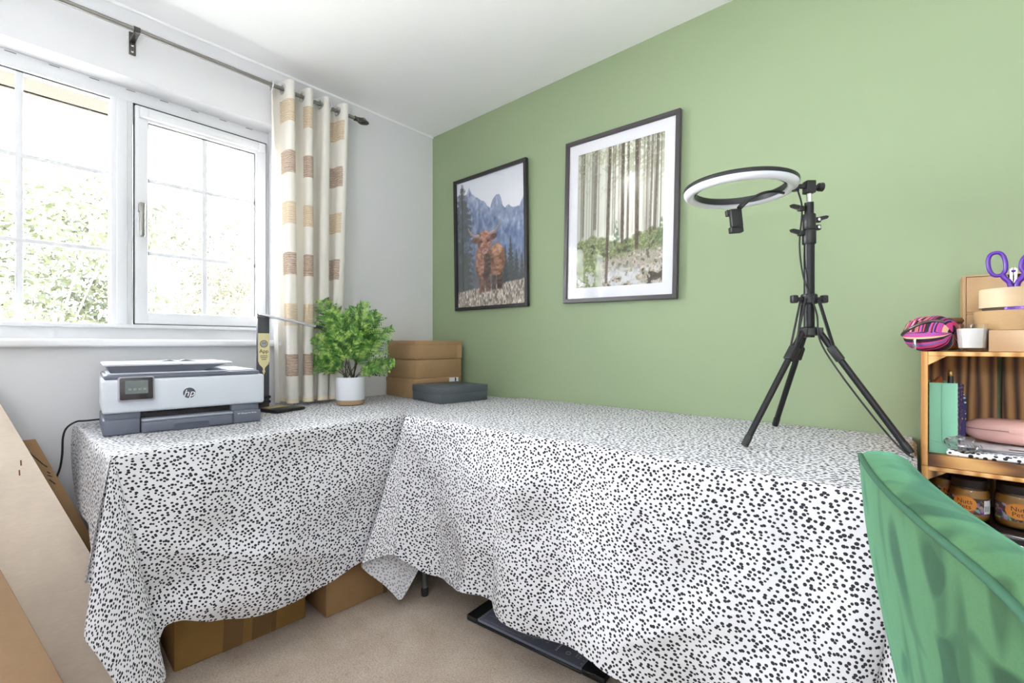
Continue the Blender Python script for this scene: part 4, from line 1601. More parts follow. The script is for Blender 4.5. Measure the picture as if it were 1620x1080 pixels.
# ---- things on the crates
def make_pouch():
    t = thing('zip_pouch', 'stripy pink and black woven pouch with a zip', 'pouch', (2.424, -.238, ST), math.radians(-38))
    nu, nv = 56, 40
    vs, uv = [], []
    Lp = .108                                # along local x

    def rad(v):
        return .049 * (.34 + .66 * max(0, 1 - abs(2 * v - 1) ** 2.6) ** .5)
    for j in range(nv + 1):
        v = j / nv
        x = (v - .5) * Lp
        for i in range(nu + 1):
            a = 2 * PI * i / nu
            r = rad(v) * (1 + .06 * mnoise.noise(Vector((math.cos(a) * 2, math.sin(a) * 2, v * 5))))
            if j in (0, nv):
                r = .003
            vs.append((x, r * math.cos(a) * 1.05, max(0, r * math.sin(a) + .0475)))
            uv.append((v * .9 if 30 < (math.degrees(a) % 360) < 175 else i / nu * 1.25 + .13, (i * 8 // nu) / 4.0 + .1))
    m = MB()
    w = nu + 1
    m.add(vs, [(j * w + i, j * w + i + 1, (j + 1) * w + i + 1, (j + 1) * w + i) for j in range(nv) for i in range(nu)])
    m.uv = uv
    m.build('fabric', 'stripes', t, 180, fix=False)
    zp = []
    for k in range(21):
        v = .06 + .88 * k / 20
        a = math.radians(205 - 0 * v)
        a = math.radians(118 + 70 * (1 - v))
        zp.append(((v - .5) * Lp, (rad(v) + .0005) * math.cos(a) * 1.05, (rad(v) + .0005) * math.sin(a) + .0475))
    zp = [((v_[0]), v_[1], v_[2]) for v_ in zp]
    MB().tube(zp, .0046, 8).build('zip', 'gunmetal', t, 60)
    MB().rbox((-.004, -.0560, .004), (.004, -.0525, .034), .0016, 2).build('zip_pull', 'bright_chrome', t, 40)
    return t


make_pouch()
t = thing('twine_roll', 'flat brown roll of jute twine behind the striped pouch', 'twine', (2.462, -.115, ST))
for k in range(6):
    MB().tube([(.036 * math.cos(a), .030 * math.sin(a), .010 + k * .0150) for a in [q * PI / 16 for q in range(32)]], .0085, 8, closed=True).build('coil', 'twine', t, 60)

t = thing('glass_candle', 'white candle in a clear tapered tumbler', 'candle', (2.502, -.279, ST))
MB().lathe([(.0262, 0), (.0270, .002), (.0320, .070), (.0312, .0705), (.0300, .0695), (.0262, .009), (.001, .008)], n=36).build('tumbler', 'candle_glass', t, 40)
MB().lathe([(.0250, .0095), (.0258, .011), (.0292, .0575), (.027, .059), (.001, .0585)], n=36).build('wax', 'wax', t, 40)
MB().cyl((0, 0, .058), (.001, 0, .066), .0009, n=6).build('wick', 'black_print', t)

t = thing('wooden_box', 'low rectangular wooden box under the round boxes', 'box', (2.530, -.300, ST))
MB().rbox((0, 0, 0), (.19, .15, .054), .002, 2).build('body', 'light_box', t, 40)
t = thing('round_box', 'lower kraft brown round box beneath the birch one', 'box', (2.588, -.222, ST + .0545), 0, 'stacked round boxes')
MB().lathe([(.080, 0), (.0805, .001), (.0805, .048), (.0795, .049)], n=48).build('body', 'kraft', t, 40)
t = thing('round_box', 'upper pale birch round box with scissors in it', 'box', (2.590, -.222, ST + .104), 0, 'stacked round boxes')
MB().lathe([(.066, 0), (.0665, .001), (.0665, .012), (.066, .013)], n=48).build('inner_rim', pm('dark inner rim', (86, 70, 56), .7), t, 40)
p = [(.0715, .0085), (.0725, .0075), (.0725, .0545), (.0715, .0555), (.0695, .0555), (.0690, .016), (.001, .014)]
MB().lathe(p, n=48).build('body', 'birch', t, 40)
v = MB()
v.add([(.0668 * math.cos(a), .0668 * math.sin(a), z) for z in (.001, .011) for a in [math.radians(-118 + k * 4) for k in range(8)]], [(k, k + 1, 9 + k, 8 + k) for k in range(7)])
v.build('foil_strip', 'iridescent', t, fix=False)

t = thing('drawer_unit', 'small pale plywood two-drawer unit behind the round boxes', 'drawers', (2.492, -.140, ST))
W_, D_, H_ = .22, .112, .210
th = .006
MB().box((0, 0, 0), (th, D_, H_)).box((W_ - th, 0, 0), (W_, D_, H_)).box((th, 0, 0), (W_ - th, D_, th)).box((th, 0, H_ - .004), (W_ - th, D_, H_)).box((th, 0, H_ / 2 - .002), (W_ - th, D_, H_ / 2 + .002)).box((th, D_ - .004, th), (W_ - th, D_, H_ - .004)).build('carcass', 'drawer_ply', t)
for k, (z0, z1) in enumerate(((th + .001, H_ / 2 - .003), (H_ / 2 + .003, H_ - .0055))):
    xa, xb = th + .0012, W_ - th - .0012
    xc = (xa + xb) / 2
    poly = [(xa, z0), (xb, z0), (xb, z1)] + [(xc + .024 * math.cos(a), z1 - .019 * math.sin(a)) for a in [q * PI / 10 for q in range(11)]] + [(xa, z1)]
    d = MB().prism(poly, lambda a, b: (a, .001, b), lambda a, b: (a, .005, b)).build('drawer_front', 'drawer_ply', t)
    MB().box((xa, .005, z0), (xb, D_ - .006, z0 + .004)).build('drawer_tray', 'drawer_ply', d)


def make_scissors():
    t = thing('scissors', 'purple-handled scissors standing in the birch round box', 'scissors', (2.580, -.222, ST + .122), math.radians(-6))

    def loop(cx, cz, rx, rz, tilt, name):
        pts = []
        for k in range(36):
            a = 2 * PI * k / 36
            x = rx * math.copysign(abs(math.cos(a)) ** .8, math.cos(a))
            z = rz * math.copysign(abs(math.sin(a)) ** .85, math.sin(a))
            pts.append((cx + x * math.cos(tilt) - z * math.sin(tilt), 0, cz + x * math.sin(tilt) + z * math.cos(tilt)))
        return MB().tube(pts, .0048, 10, closed=True)
    l1 = loop(-.029, .104, .0155, .030, .10, 'h').tube(spline([(-.020, 0, .076), (-.015, 0, .066), (-.007, 0, .055), (-.004, 0, .040)]), [.006] * 19, 8)
    l1.build('handle', 'purple', t, 60)
    l2 = loop(.029, .098, .0155, .023, -.12, 'h').tube(spline([(.020, 0, .078), (.016, 0, .066), (.008, 0, .055), (.005, 0, .040)]), [.0065] * 19, 8)
    l2.build('handle', 'purple', t, 60)
    for sx in (-1, 1):
        MB().prism([(sx * .001, 0), (sx * .006, .012), (sx * .0065, .092), (sx * .0015, .096)], lambda a, b: (a, -.001 * sx - .001, b - .004), lambda a, b: (a, -.001 * sx + .001, b - .004)).build('blade', 'steel', t)
    MB().cyl((-.004, -.001, .083), (.004, -.001, .083), .003, n=8).build('spring_bar', 'purple', t, 50)
    return t


make_scissors()

# ---- jars on a dark case in the crate below
LF = .363 + .030
t = thing('storage_case', 'dark plastic case with chrome wire catches under the jars', 'case', (2.425, -.300, LF + .0005))
MB().rbox((0, 0, 0), (.44, .245, .190), .012, 3).build('body', pm('dark brown plastic', (44, 34, 34), .25, var=.1, vscale=20), t, 40)
for x in (.125, .30):
    MB().tube([(x, -.004, .186), (x + .046, -.010, .186), (x + .054, -.008, .176), (x + .044, -.006, .163), (x + .008, -.004, .172), (x, -.004, .178)], .0016, 7, closed=True).build('wire_catch', 'bright_chrome', t, 60)
    MB().tube([(x + .046, -.010, .186), (x + .066, -.010, .158)], .0014, 7).build('catch_link', 'bright_chrome', t, 60)
    MB().cyl((x + .016, -.005, .155), (x + .090, -.005, .155), .0028, n=10).build('catch_bar', 'bright_chrome', t, 60)


def make_jar(label, x, y, rz, r=.0385):
    t = thing('peanut_jar', label, 'jar', (x, y, LF + .1915), rz, 'nut butter jars')
    h = .090
    MB().lathe([(r * .86, 0), (r * .97, .004), (r, .012), (r, h - .016), (r * .93, h - .006), (r * .86, h)], n=36).build('glass', 'jar_glass', t, 40)
    MB().lathe([(r * .84, .003), (r * .95, .007), (r * .975, .013), (r * .975, h - .018), (r * .9, h - .009)], n=36).build('contents', 'peanut', t, 40)
    MB().lathe([(r * .90, h - .003), (r * .92, h - .001), (r * .92, h + .0165), (r * .88, h + .018)], n=36).build('lid', 'lid_black', t, 40)
    rl = r * 1.006

    def band(a0, a1, z0, z1, name, mat, rr=rl, par=t):
        n = max(3, int((a1 - a0) / 6))
        m = MB()
        m.add([(rr * math.cos(math.radians(a0 + (a1 - a0) * k / n)), rr * math.sin(math.radians(a0 + (a1 - a0) * k / n)), z) for z in (z0, z1) for k in range(n + 1)], [(k, k + 1, n + 2 + k, n + 1 + k) for k in range(n)])
        return m.build(name, mat, par, 60, fix=False)
    lab = band(-175, 5, .021, h - .028, 'label', 'jar_label')
    band(-42, -12, .024, h - .032, 'barcode_panel', 'white_paper', rl * 1.003, lab)
    for k in range(6):
        band(-40 + k * 3.6, -38.6 + k * 3.6, .030, .044, 'barcode_bar', 'black_print', rl * 1.006, lab)
    # orange oval badge with words, wrapped on the label
    m = MB()
    ang0 = -100
    cc = []
    for k in range(28):
        a = 2 * PI * k / 28
        th_ = math.radians(ang0 + 36 * math.cos(a))
        cc.append((rl * 1.004 * math.cos(th_), rl * 1.004 * math.sin(th_), .046 + .019 * math.sin(a)))
    nb = 9
    vs, fs = [], []
    for j in range(-nb, nb + 1):
        th_ = math.radians(ang0 + 36 * j / nb)
        zz_ = .019 * math.sqrt(max(0, 1 - (j / nb) ** 2)) + .0005
        vs += [(rl * 1.004 * math.cos(th_), rl * 1.004 * math.sin(th_), .046 - zz_), (rl * 1.004 * math.cos(th_), rl * 1.004 * math.sin(th_), .046 + zz_)]
    for j in range(2 * nb):
        fs.append((2 * j, 2 * j + 2, 2 * j + 3, 2 * j + 1))
    m.add(vs, fs).build('badge', 'jar_orange', lab, 60, fix=False)
    for j, (wd, zc) in enumerate((('Nuts', .0515), ('Pets', .0385))):
        o = text(wd, .0155, 'black_print', lab, Matrix.Identity(4), 'badge_lettering', .0)
        for q in o.data.vertices:
            th_ = math.radians(ang0) + q.co.x / rl
            q.co = Vector((rl * 1.010 * math.cos(th_), rl * 1.010 * math.sin(th_), zc + q.co.y))
    return t


make_jar('nut butter jar nearer the crate side, between the other two jars', 2.500, -.228, math.radians(-8), .0385)
make_jar('nut butter jar furthest along from the mint bag', 2.5855, -.225, math.radians(10), .0405)
make_jar('nut butter jar half hidden in the crate corner', 2.460, -.138, math.radians(20), .0365)


# ================================================================== velvet chair
def make_chair():
    rz = .248
    t = thing('velvet_chair', 'green velvet dining chair with a piped curved backrest', 'chair', (2.660, -1.254, 0), rz)
    HW, ZB, ZT = .270, .40, .892
    # rounded-rectangle outline of the back panel, resampled evenly
    raw = []
    for k in range(4000):
        a = 2 * PI * k / 4000
        c, s_ = math.cos(a), math.sin(a)
        raw.append((HW * math.copysign(abs(c) ** .27, c), (ZB + ZT) / 2 + (ZT - ZB) / 2 * math.copysign(abs(s_) ** .27, s_)))
    acc = [0.0]
    for k in range(4000):
        p, q = raw[k], raw[(k + 1) % 4000]
        acc.append(acc[-1] + math.hypot(q[0] - p[0], q[1] - p[1]))

    def outline(a):
        tgt = (a / (2 * PI)) % 1.0 * acc[-1]
        k = int(np.searchsorted(acc, tgt)) - 1
        k = max(0, min(3999, k))
        f = (tgt - acc[k]) / max(acc[k + 1] - acc[k], 1e-9)
        p, q = raw[k], raw[(k + 1) % 4000]
        y, z = p[0] + (q[0] - p[0]) * f, p[1] + (q[1] - p[1]) * f
        return y * (.965 + .035 * (z - ZB) / (ZT - ZB)), z

    def place(y, z, off):
        """panel point -> local; off is depth in front of the outer panel"""
        rec = (ZT - z)
        x = -.300 + .121 * rec + .138 * rec * rec + .339 * y * y
        return Vector((x + off, y, z))
    NA, NR = 120, 14
    zc = (ZB + ZT) / 2

    def surface(off_fn, name, mat):
        vs = [place(0, zc, off_fn(0))]
        for j in range(1, NR + 1):
            r = (j / NR) ** .8
            for k in range(NA):
                y, z = outline(2 * PI * k / NA)
                vs.append(place(y * r, zc + (z - zc) * r, off_fn(r)))
        fs = [(0, 1 + k, 1 + (k + 1) % NA) for k in range(NA)]
        for j in range(NR - 1):
            for k in range(NA):
                l = (k + 1) % NA
                fs.append((1 + j * NA + k, 1 + (j + 1) * NA + k, 1 + (j + 1) * NA + l, 1 + j * NA + l))
        return vs, fs
    vs, fs = surface(lambda r: -.010 * (1 - r ** 3), 'o', None)
    MB().add(vs, fs).build('back_shell', 'velvet', t, 180)
    # padded front with a fat rolled rim
    TH = .066
    vs, fs = surface(lambda r: TH * .72 + .010 * (1 - r * r), 'i', None)
    m = MB()
    base = len(vs)
    # rim section from the outer panel edge round to the front face
    prof = [(1.0, .0), (1.030, .010), (1.040, .024), (1.032, .040), (1.0, .052), (.94, .056), (.88, .051), (.80, .044)]
    rows = []
    for s, o in prof:
        row = []
        for k in range(NA):
            y, z = outline(2 * PI * k / NA)
            yy, zz_ = y * (1 + (s - 1) * .9), zc + (z - zc) * (1 + (s - 1) * .7)
            row.append(place(yy, zz_, o))
        rows.append(row)
    vv = [p for row in rows for p in row]
    ff = []
    for j in range(len(prof) - 1):
        for k in range(NA):
            l = (k + 1) % NA
            ff.append((j * NA + k, j * NA + l, (j + 1) * NA + l, (j + 1) * NA + k))
    cidx = len(vv)
    for j in range(1, 7):
        r = .80 * (1 - j / 7)
        for k in range(NA):
            y, z = outline(2 * PI * k / NA)
            vv.append(place(y * r, zc + (z - zc) * r, .044 + .016 * (1 - (r / .8) ** 2)))
    ctr = len(vv)
    vv.append(place(0, zc, .060))
    prev0 = (len(prof) - 1) * NA
    for j in range(6):
        cur = cidx + j * NA
        for k in range(NA):
            l = (k + 1) % NA
            ff.append((prev0 + k, prev0 + l, cur + l, cur + k))
        prev0 = cur
    ff += [(prev0 + k, prev0 + (k + 1) % NA, ctr) for k in range(NA)]
    MB().add(vv, ff).build('back_cushion', 'velvet', t, 180)
    MB().tube([place(*outline(2 * PI * k / NA), .001) for k in range(NA)], .0034, 8, closed=True).build('piping', 'piping', t, 60)
    # seat
    s = MB()
    bm = bmesh.new()
    bmesh.ops.create_uvsphere(bm, u_segments=48, v_segments=20, radius=1)
    for v in bm.verts:
        sg = lambda q, e: math.copysign(abs(q) ** e, q)
        v.co = Vector((.255 * sg(v.co.x, .55) + .02, .245 * sg(v.co.y, .55), .425 + .055 * sg(v.co.z, .6)))
    s.bm(bm).build('seat', 'velvet', t, 180)
    MB().tube([(.02 + .258 * math.copysign(abs(math.cos(a)) ** .55, math.cos(a)), .248 * math.copysign(abs(math.sin(a)) ** .55, math.sin(a)), .402) for a in [q * PI / 24 for q in range(48)]], .0045, 8, closed=True).build('seat_piping', 'piping', t, 60)
    for sx in (-1, 1):
        for sy in (-1, 1):
            lg = MB().tube([(.02 + sx * .17, sy * .16, .39), (.02 + sx * .22, sy * .21, .012)], [.014, .009], 14).build('leg', 'black_metal', t, 60)
            MB().cyl((.02 + sx * .2215, sy * .2115, .0), (.02 + sx * .22, sy * .21, .014), .0115, n=14).build('foot_glide', 'black_plastic', lg, 50)
    return t


make_chair()
# ================================================================== pictures
def fbm(x, y, seed=0, octv=5):
    rs = np.random.RandomState(seed)
    out, amp, tot = np.zeros_like(x), 1.0, 0.0
    for o in range(octv):
        g = rs.rand(64, 64)
        xs, ys = x * 2 ** o, y * 2 ** o
        xi, yi = np.floor(xs).astype(int), np.floor(ys).astype(int)
        fx, fy = xs - xi, ys - yi
        fx, fy = fx * fx * (3 - 2 * fx), fy * fy * (3 - 2 * fy)
        G = lambda a, b: g[a % 64, b % 64]
        v = (G(xi, yi) * (1 - fx) + G(xi + 1, yi) * fx) * (1 - fy) + (G(xi, yi + 1) * (1 - fx) + G(xi + 1, yi + 1) * fx) * fy
        out += amp * v
        tot += amp
        amp *= .5
    return out / tot


def blend(img, m, col):
    m = np.clip(m, 0, 1)[..., None]
    c = np.array(col, float) if not isinstance(col, np.ndarray) else col
    return img * (1 - m) + c * m


def sm(a, b, x):
    t = np.clip((x - a) / (b - a), 0, 1)
    return t * t * (3 - 2 * t)


def paint_cow(U, V, asp):
    n1, n2, n3 = fbm(U * 5, V * 7, 1), fbm(U * 16, V * 22, 2), fbm(U * 60, V * 80, 3, 3)
    img = np.zeros(U.shape + (3,)) + np.array((236, 237, 244.0))
    img = blend(img, sm(.75, 1.0, V) * .5, (208, 212, 226))
    # far haze peaks, rock tower, main ridge
    tow = np.interp(U, [0, .16, .20, .24, .32, .44, .515, .535, .555, .58, .615, .65, .675, .70, .73, .78, .83, .88, .93, .97, 1.0], [.90, .90, .945, .885, .85, .79, .745, .765, .80, .815, .832, .825, .795, .74, .715, .735, .71, .695, .705, .76, .79])
    m = sm(-.004, .004, tow + (n2 - .5) * .03 - V)
    n6 = fbm(U * 34, V * 26, 19, 4)
    rock = np.stack([138 + 110 * (n6 - .45), 150 + 104 * (n6 - .45), 180 + 90 * (n6 - .45)], -1)
    img = blend(img, m, rock)
    ridge = np.interp(U, [0, .3, .55, .75, 1.0], [.83, .78, .70, .60, .50])
    m = sm(-.02, .02, ridge + (n1 - .5) * .10 - V)
    wood_ = np.stack([112 + 120 * (n6 - .5), 130 + 116 * (n6 - .5), 166 + 100 * (n6 - .5)], -1)
    img = blend(img, m * .9, wood_)
    img = blend(img, sm(.56, .50, V) * sm(.30, .44, V) * .35, (120, 136, 168))
    # dark forest floor band
    m = sm(.44, .20, V + (n1 - .5) * .12)
    img = blend(img, m * .85, np.stack([82 + 40 * n2, 86 + 40 * n2, 92 + 36 * n2], -1))
    # right pines
    for cx, top, hw in ((.80, .50, .055), (.725, .44, .05), (.88, .40, .05), (.95, .36, .05), (.66, .36, .04)):
        w_ = hw * np.clip((top - V) / .30, 0, 1) * (1 + .35 * np.sin(V * 190 + cx * 40)) * (.7 + .6 * n3)
        img = blend(img, sm(0.012, -.004, np.abs(U - cx) - w_) * (V < top) * .88, np.stack([56 + 34 * n3, 60 + 34 * n3, 62 + 32 * n3], -1))
    # tall pine on the left
    for cx, top, hw in ((.085, .985, .17),):
        tt = np.clip((top - V) / .85, 0, 1)
        w_ = hw * np.minimum(1, tt * 2.6) ** .8 * (.55 + .45 * np.abs(np.sin(V * 62 + (U - cx) * 9))) * (.45 + 1.0 * n3)
        m = sm(.02, -.01, np.abs(U - cx) - w_) * (V < top)
        gap = sm(.40, .58, n3 * .5 + n2 * .5 + .06)
        img = blend(img, m * (.35 + .6 * gap), np.stack([58 + 40 * n3, 64 + 42 * n3, 66 + 38 * n3], -1))
        img = blend(img, sm(.014, .008, np.abs(U - cx)) * (V < top - .03) * .7, (62, 58, 54))
    # grass
    gl = .125 + .055 * U + (n2 - .5) * .03
    m = sm(-.006, .006, gl - V)
    n7 = fbm(U * 70, V * 50, 23, 3)
    gr = np.stack([168 + 230 * (n7 - .5), 158 + 225 * (n7 - .5), 148 + 220 * (n7 - .5)], -1)
    img = blend(img, m, np.clip(gr, 60, 236))
    A = asp

    def ell(cx, cy, rx, ry, soft=.18, rot=0.0):
        dx, dy = (U - cx), (V - cy) * A
        c, s = math.cos(rot), math.sin(rot)
        dx, dy = dx * c + dy * s, -dx * s + dy * c
        q = np.sqrt((dx / rx) ** 2 + (dy / (ry * A)) ** 2) + (n3 - .5) * .28
        return sm(1 + soft, 1 - soft * .4, q)
    n4 = fbm(U * 26, V * 60, 9, 4)
    fur = lambda b, k: np.stack([b[0] + k * (n4 - .5) * 3.2, b[1] + k * .85 * (n4 - .5) * 3.2 + 6, b[2] + k * .8 * (n4 - .5) * 3.2 + 8], -1)
    # legs, rump, chest, neck
    for cx, y0, y1, rx, col in ((.645, .125, .34, .040, (88, 62, 50)), (.560, .120, .32, .030, (80, 58, 48)), (.385, .108, .32, .040, (118, 78, 62)), (.475, .112, .30, .036, (98, 66, 54))):
        img = blend(img, sm(rx * 1.15, rx * .8, np.abs(U - cx) + (n3 - .5) * .02) * sm(y0 - .012, y0 + .006, V) * sm(y1, y1 - .03, V), fur(col, 34))
    img = blend(img, ell(.600, .345, .115, .115), fur((148, 102, 76), 44))
    img = blend(img, ell(.610, .415, .075, .040), fur((186, 136, 104), 44))
    img = blend(img, ell(.425, .325, .130, .130), fur((128, 82, 64), 46))
    img = blend(img, ell(.455, .300, .060, .110), fur((84, 58, 50), 34))
    img = blend(img, ell(.355, .350, .060, .110, rot=.1), fur((162, 110, 88), 44))
    # ears and head
    img = blend(img, ell(.285, .515, .050, .022, rot=-.25), fur((110, 68, 54), 36))
    img = blend(img, ell(.560, .520, .050, .022, rot=.25), fur((110, 68, 54), 36))
    img = blend(img, ell(.425, .500, .105, .070), fur((140, 88, 68), 50))
    img = blend(img, ell(.425, .545, .080, .032), fur((176, 120, 92), 50))
    img = blend(img, ell(.425, .465, .065, .065), fur((150, 98, 80), 46))
    img = blend(img, ell(.435, .420, .040, .020, .35), (188, 150, 138))
    img = blend(img, ell(.437, .427, .020, .007, .5) * .7, (120, 84, 78))
    img = blend(img, sm(.105, .06, np.abs(U - .425)) * sm(.478, .50, V + (n4 - .5) * .06) * sm(.572, .55, V + (n4 - .5) * .03), fur((158, 106, 80), 60))
    for ex in (.415, .462):
        img = blend(img, ell(ex, .414, .006, .004, .5) * .7, (96, 66, 62))
    for ex in (.375, .480):
        img = blend(img, ell(ex, .497, .016, .010, .5) * .8, (58, 38, 34))
    # horns
    for pts in (((.335, .545), (.27, .548), (.215, .575), (.175, .625)), ((.515, .550), (.585, .560), (.640, .595), (.672, .648))):
        for k in range(40):
            t = k / 39 * (len(pts) - 1)
            i = min(int(t), len(pts) - 2)
            f = t - i
            cx, cy = pts[i][0] * (1 - f) + pts[i + 1][0] * f, pts[i][1] * (1 - f) + pts[i + 1][1] * f
            r = .021 * (1 - .72 * k / 39)
            q = np.sqrt((U - cx) ** 2 + ((V - cy) * A) ** 2)
            img = blend(img, sm(r, r * .75, q), np.array((176, 150, 138.0)) - 34 * np.clip((cy - V) * A / r, -1, 1)[..., None])
    return img


def paint_forest(U, V, asp):
    n1, n2, n3 = fbm(U * 4, V * 5, 11), fbm(U * 15, V * 20, 12), fbm(U * 55, V * 75, 13, 3)
    img = np.zeros(U.shape + (3,)) + np.array((230, 232, 220.0))
    glow = np.exp(-(((U - .64) / .24) ** 2 + ((V - .70) / .22) ** 2))
    img = blend(img, glow, (255, 254, 244))
    # misty left side and foliage at the top
    img = blend(img, sm(.45, .0, U) * .45, (150, 152, 140))
    fol = sm(.52, .64, n3 * .45 + n2 * .55 + .10 * sm(.6, 1, V))
    img = blend(img, fol * sm(.55, .95, V) * .62, np.stack([112 + 70 * n1, 114 + 70 * n1, 78 + 60 * n1], -1))
    rs = np.random.RandomState(4)
    # thin distant trunks
    for k in range(46):
        cx = rs.rand()
        w_ = .003 + .006 * rs.rand()
        a = .25 + .3 * rs.rand()
        bot = .30 + .06 * rs.rand()
        img = blend(img, sm(w_ * 1.4, w_ * .6, np.abs(U - cx + .01 * (V - .5) * (rs.rand() - .5))) * sm(bot, bot + .02, V) * a * (1 - .75 * glow), (92, 84, 70))
    # light shafts
    for ax in (-.9, -.5, -.2, .15, .5):
        d = (U - .62) - ax * (.70 - V)
        img = blend(img, np.exp(-(d / .05) ** 2) * sm(.72, .60, V) * sm(.15, .4, V) * .30, (255, 253, 240))
    # ground
    g = .345 + .03 * np.sin(U * 9) + (n2 - .5) * .05
    gm = sm(-.01, .012, g - V)
    n5 = fbm(U * 40, V * 60, 17, 4)
    green = np.stack([104 + 260 * (n5 - .42), 116 + 250 * (n5 - .42), 72 + 230 * (n5 - .42)], -1)
    img = blend(img, gm, np.clip(green, 26, 232))
    rocks = np.stack([186 + 330 * (n5 - .5), 176 + 320 * (n5 - .5), 160 + 310 * (n5 - .5)], -1)
    rm = sm(.24, .19, V + (n1 - .5) * .12 - .03 * U) * sm(.30, .42, U + .05)
    img = blend(img, rm, np.clip(rocks * (.70 + .55 * n2)[..., None], 22, 244))
    img = blend(img, sm(.55, .66, n5 * .5 + n2 * .5) * gm * .65, (44, 42, 32))
    img = blend(img, sm(.56, .70, 1 - n5) * gm * .5, (232, 232, 208))
    wat = sm(.54, .62, n2) * sm(.17, .08, V)
    img = blend(img, wat * .75, (228, 230, 236))
    img = blend(img, sm(.56, .64, 1 - n2) * sm(.20, .10, V) * sm(.25, .4, U) * .75, (58, 50, 42))
    # conifer sapling and side bushes
    for cx, top, hw, bot in ((.485, .475, .035, .34), (.98, .44, .07, .28)):
        w_ = hw * np.clip((top - V) / (top - bot), 0, 1) * (.6 + .8 * n3)
        img = blend(img, sm(.01, -.004, np.abs(U - cx) - w_) * (V < top) * (V > bot - .02) * .75 * sm(.38, .55, n5), np.stack([70 + 60 * n3, 92 + 60 * n3, 66 + 50 * n3], -1))
    # main trunks
    for cx, w_, bot, dark, lean in ((.225, .022, .42, .55, .012), (.385, .020, .02, .88, .02), (.555, .021, .295, .86, -.01), (.615, .014, .315, .75, -.008), (.715, .024, .245, .90, -.022), (.865, .014, .33, .6, .02), (.915, .018, .36, .62, .03), (.075, .012, .38, .5, .0), (.815, .010, .35, .4, .01), (.46, .008, .36, .4, .0)):
        d = np.abs(U - cx - lean * (V - .5) + (n3 - .5) * .006)
        m = sm(w_, w_ * .7, d) * sm(bot - .012, bot + .01, V)
        fadeg = 1 - .62 * np.exp(-(((U - .63) / .10) ** 2 + ((V - .71) / .09) ** 2))
        tr = np.stack([64 + 54 * n3, 54 + 48 * n3, 44 + 42 * n3], -1)
        img = blend(img, m * dark * fadeg, tr)
    sun = np.exp(-(((U - .60) / .035) ** 2 + ((V - .735) / .03) ** 2))
    img = blend(img, sun * .8, (255, 250, 232))
    img = blend(img, sm(.62, .72, n3) * sm(.7, 1.0, V) * .5, (240, 240, 228))
    return img


def srgb_lin(a):
    a = np.clip(a / 255.0, 0, 1)
    return np.where(a <= .04045, a / 12.92, ((a + .055) / 1.055) ** 2.4)


def print_mat(name):
    n = NT(name)
    at = n.new('ShaderNodeVertexColor')
    at.layer_name = 'print'
    n.base(at.outputs[0])
    n.set(Roughness=.6)
    return n.m


def print_panel(name, painter, w, h, y, parent, nx=190):
    ny = int(nx * h / w)
    u, v = np.meshgrid(np.linspace(0, 1, nx + 1), np.linspace(0, 1, ny + 1))
    rgb = srgb_lin(painter(u, v, h / w))
    m = MB()
    vs = np.stack([(u - .5) * w, np.full_like(u, y), (v - .5) * h], -1).reshape(-1, 3)
    m.v = [tuple(p) for p in vs.tolist()]
    W1 = nx + 1
    m.f = [(j * W1 + i, j * W1 + i + 1, (j + 1) * W1 + i + 1, (j + 1) * W1 + i) for j in range(ny) for i in range(nx)]
    o = m.build(name, print_mat('printed poster'), parent, fix=False)
    ca = o.data.color_attributes.new('print', 'FLOAT_COLOR', 'POINT')
    rgba = np.concatenate([rgb.reshape(-1, 3), np.ones((rgb.shape[0] * rgb.shape[1], 1))], 1).astype(np.float32)
    ca.data.foreach_set('color', rgba.ravel())
    return o


def picture(label, cx, cz, w, h, rot, lean, painter, mat_w, border, fmat, gmat):
    t = thing('framed_picture', label, 'picture', (cx, -.004, cz - h / 2))
    t.rotation_euler = (lean, rot, 0)
    z0 = h / 2
    f = MB()
    d = .022
    for lo, hi in (((-w / 2, 0), (w / 2, border)), ((-w / 2, h - border), (w / 2, h))):
        f.rbox((lo[0], -d, lo[1]), (hi[0], 0, hi[1]), .0015, 1)
    for x in (-w / 2, w / 2 - border):
        f.rbox((x, -d, border - .001), (x + border, 0, h - border + .001), .0015, 1)
    f.build('frame', fmat, t, 40)
    iw, ih = w - 2 * border, h - 2 * border
    MB().box((-iw / 2, -.006, border), (iw / 2, -.001, h - border)).build('backing_board', 'white_paper', t)
    p = None
    if mat_w:
        (ml, mr, mb_, mt) = mat_w
        aw, ah = iw - ml - mr, ih - mb_ - mt
        mm = MB()
        x0, x1, q0, q1 = -iw / 2, iw / 2, border, h - border
        mm.box((x0, -.0095, q0), (x1, -.006, q0 + mb_)).box((x0, -.0095, q1 - mt), (x1, -.006, q1)).box((x0, -.0095, q0 + mb_), (x0 + ml, -.006, q1 - mt)).box((x1 - mr, -.0095, q0 + mb_), (x1, -.006, q1 - mt))
        mm.build('mount_board', pm('white mount', (240, 240, 246), .8, var=.005), t)
        o = print_panel('print', painter, aw, ah, -.0072, t)
        o.location = ((ml - mr) / 2, 0, border + mb_ + ah / 2)
    else:
        o = print_panel('print', painter, iw, ih, -.0072, t)
        o.location = (0, 0, h / 2)
    MB().box((-iw / 2, -.0125, border), (iw / 2, -.0110, h - border)).build('glazing', gmat, t)
    return t


MAT['frame_black'] = pm('black picture frame', (44, 42, 44), .38, var=.04)
MAT['frame_grey'] = pm('charcoal picture frame', (70, 66, 68), .36, var=.04)
picture('black framed print of a shaggy highland cow before mountains', .534, 1.647, .579, .795, 0, math.radians(1.0), paint_cow, None, .019, 'frame_black', 'picture_glass_matt')
picture('charcoal framed print of sunlit forest trunks with a white mount', 1.344, 1.642, .580, .797, math.radians(1.25), 0, paint_forest, (.050, .050, .052, .052), .020, 'frame_grey', 'picture_glass')


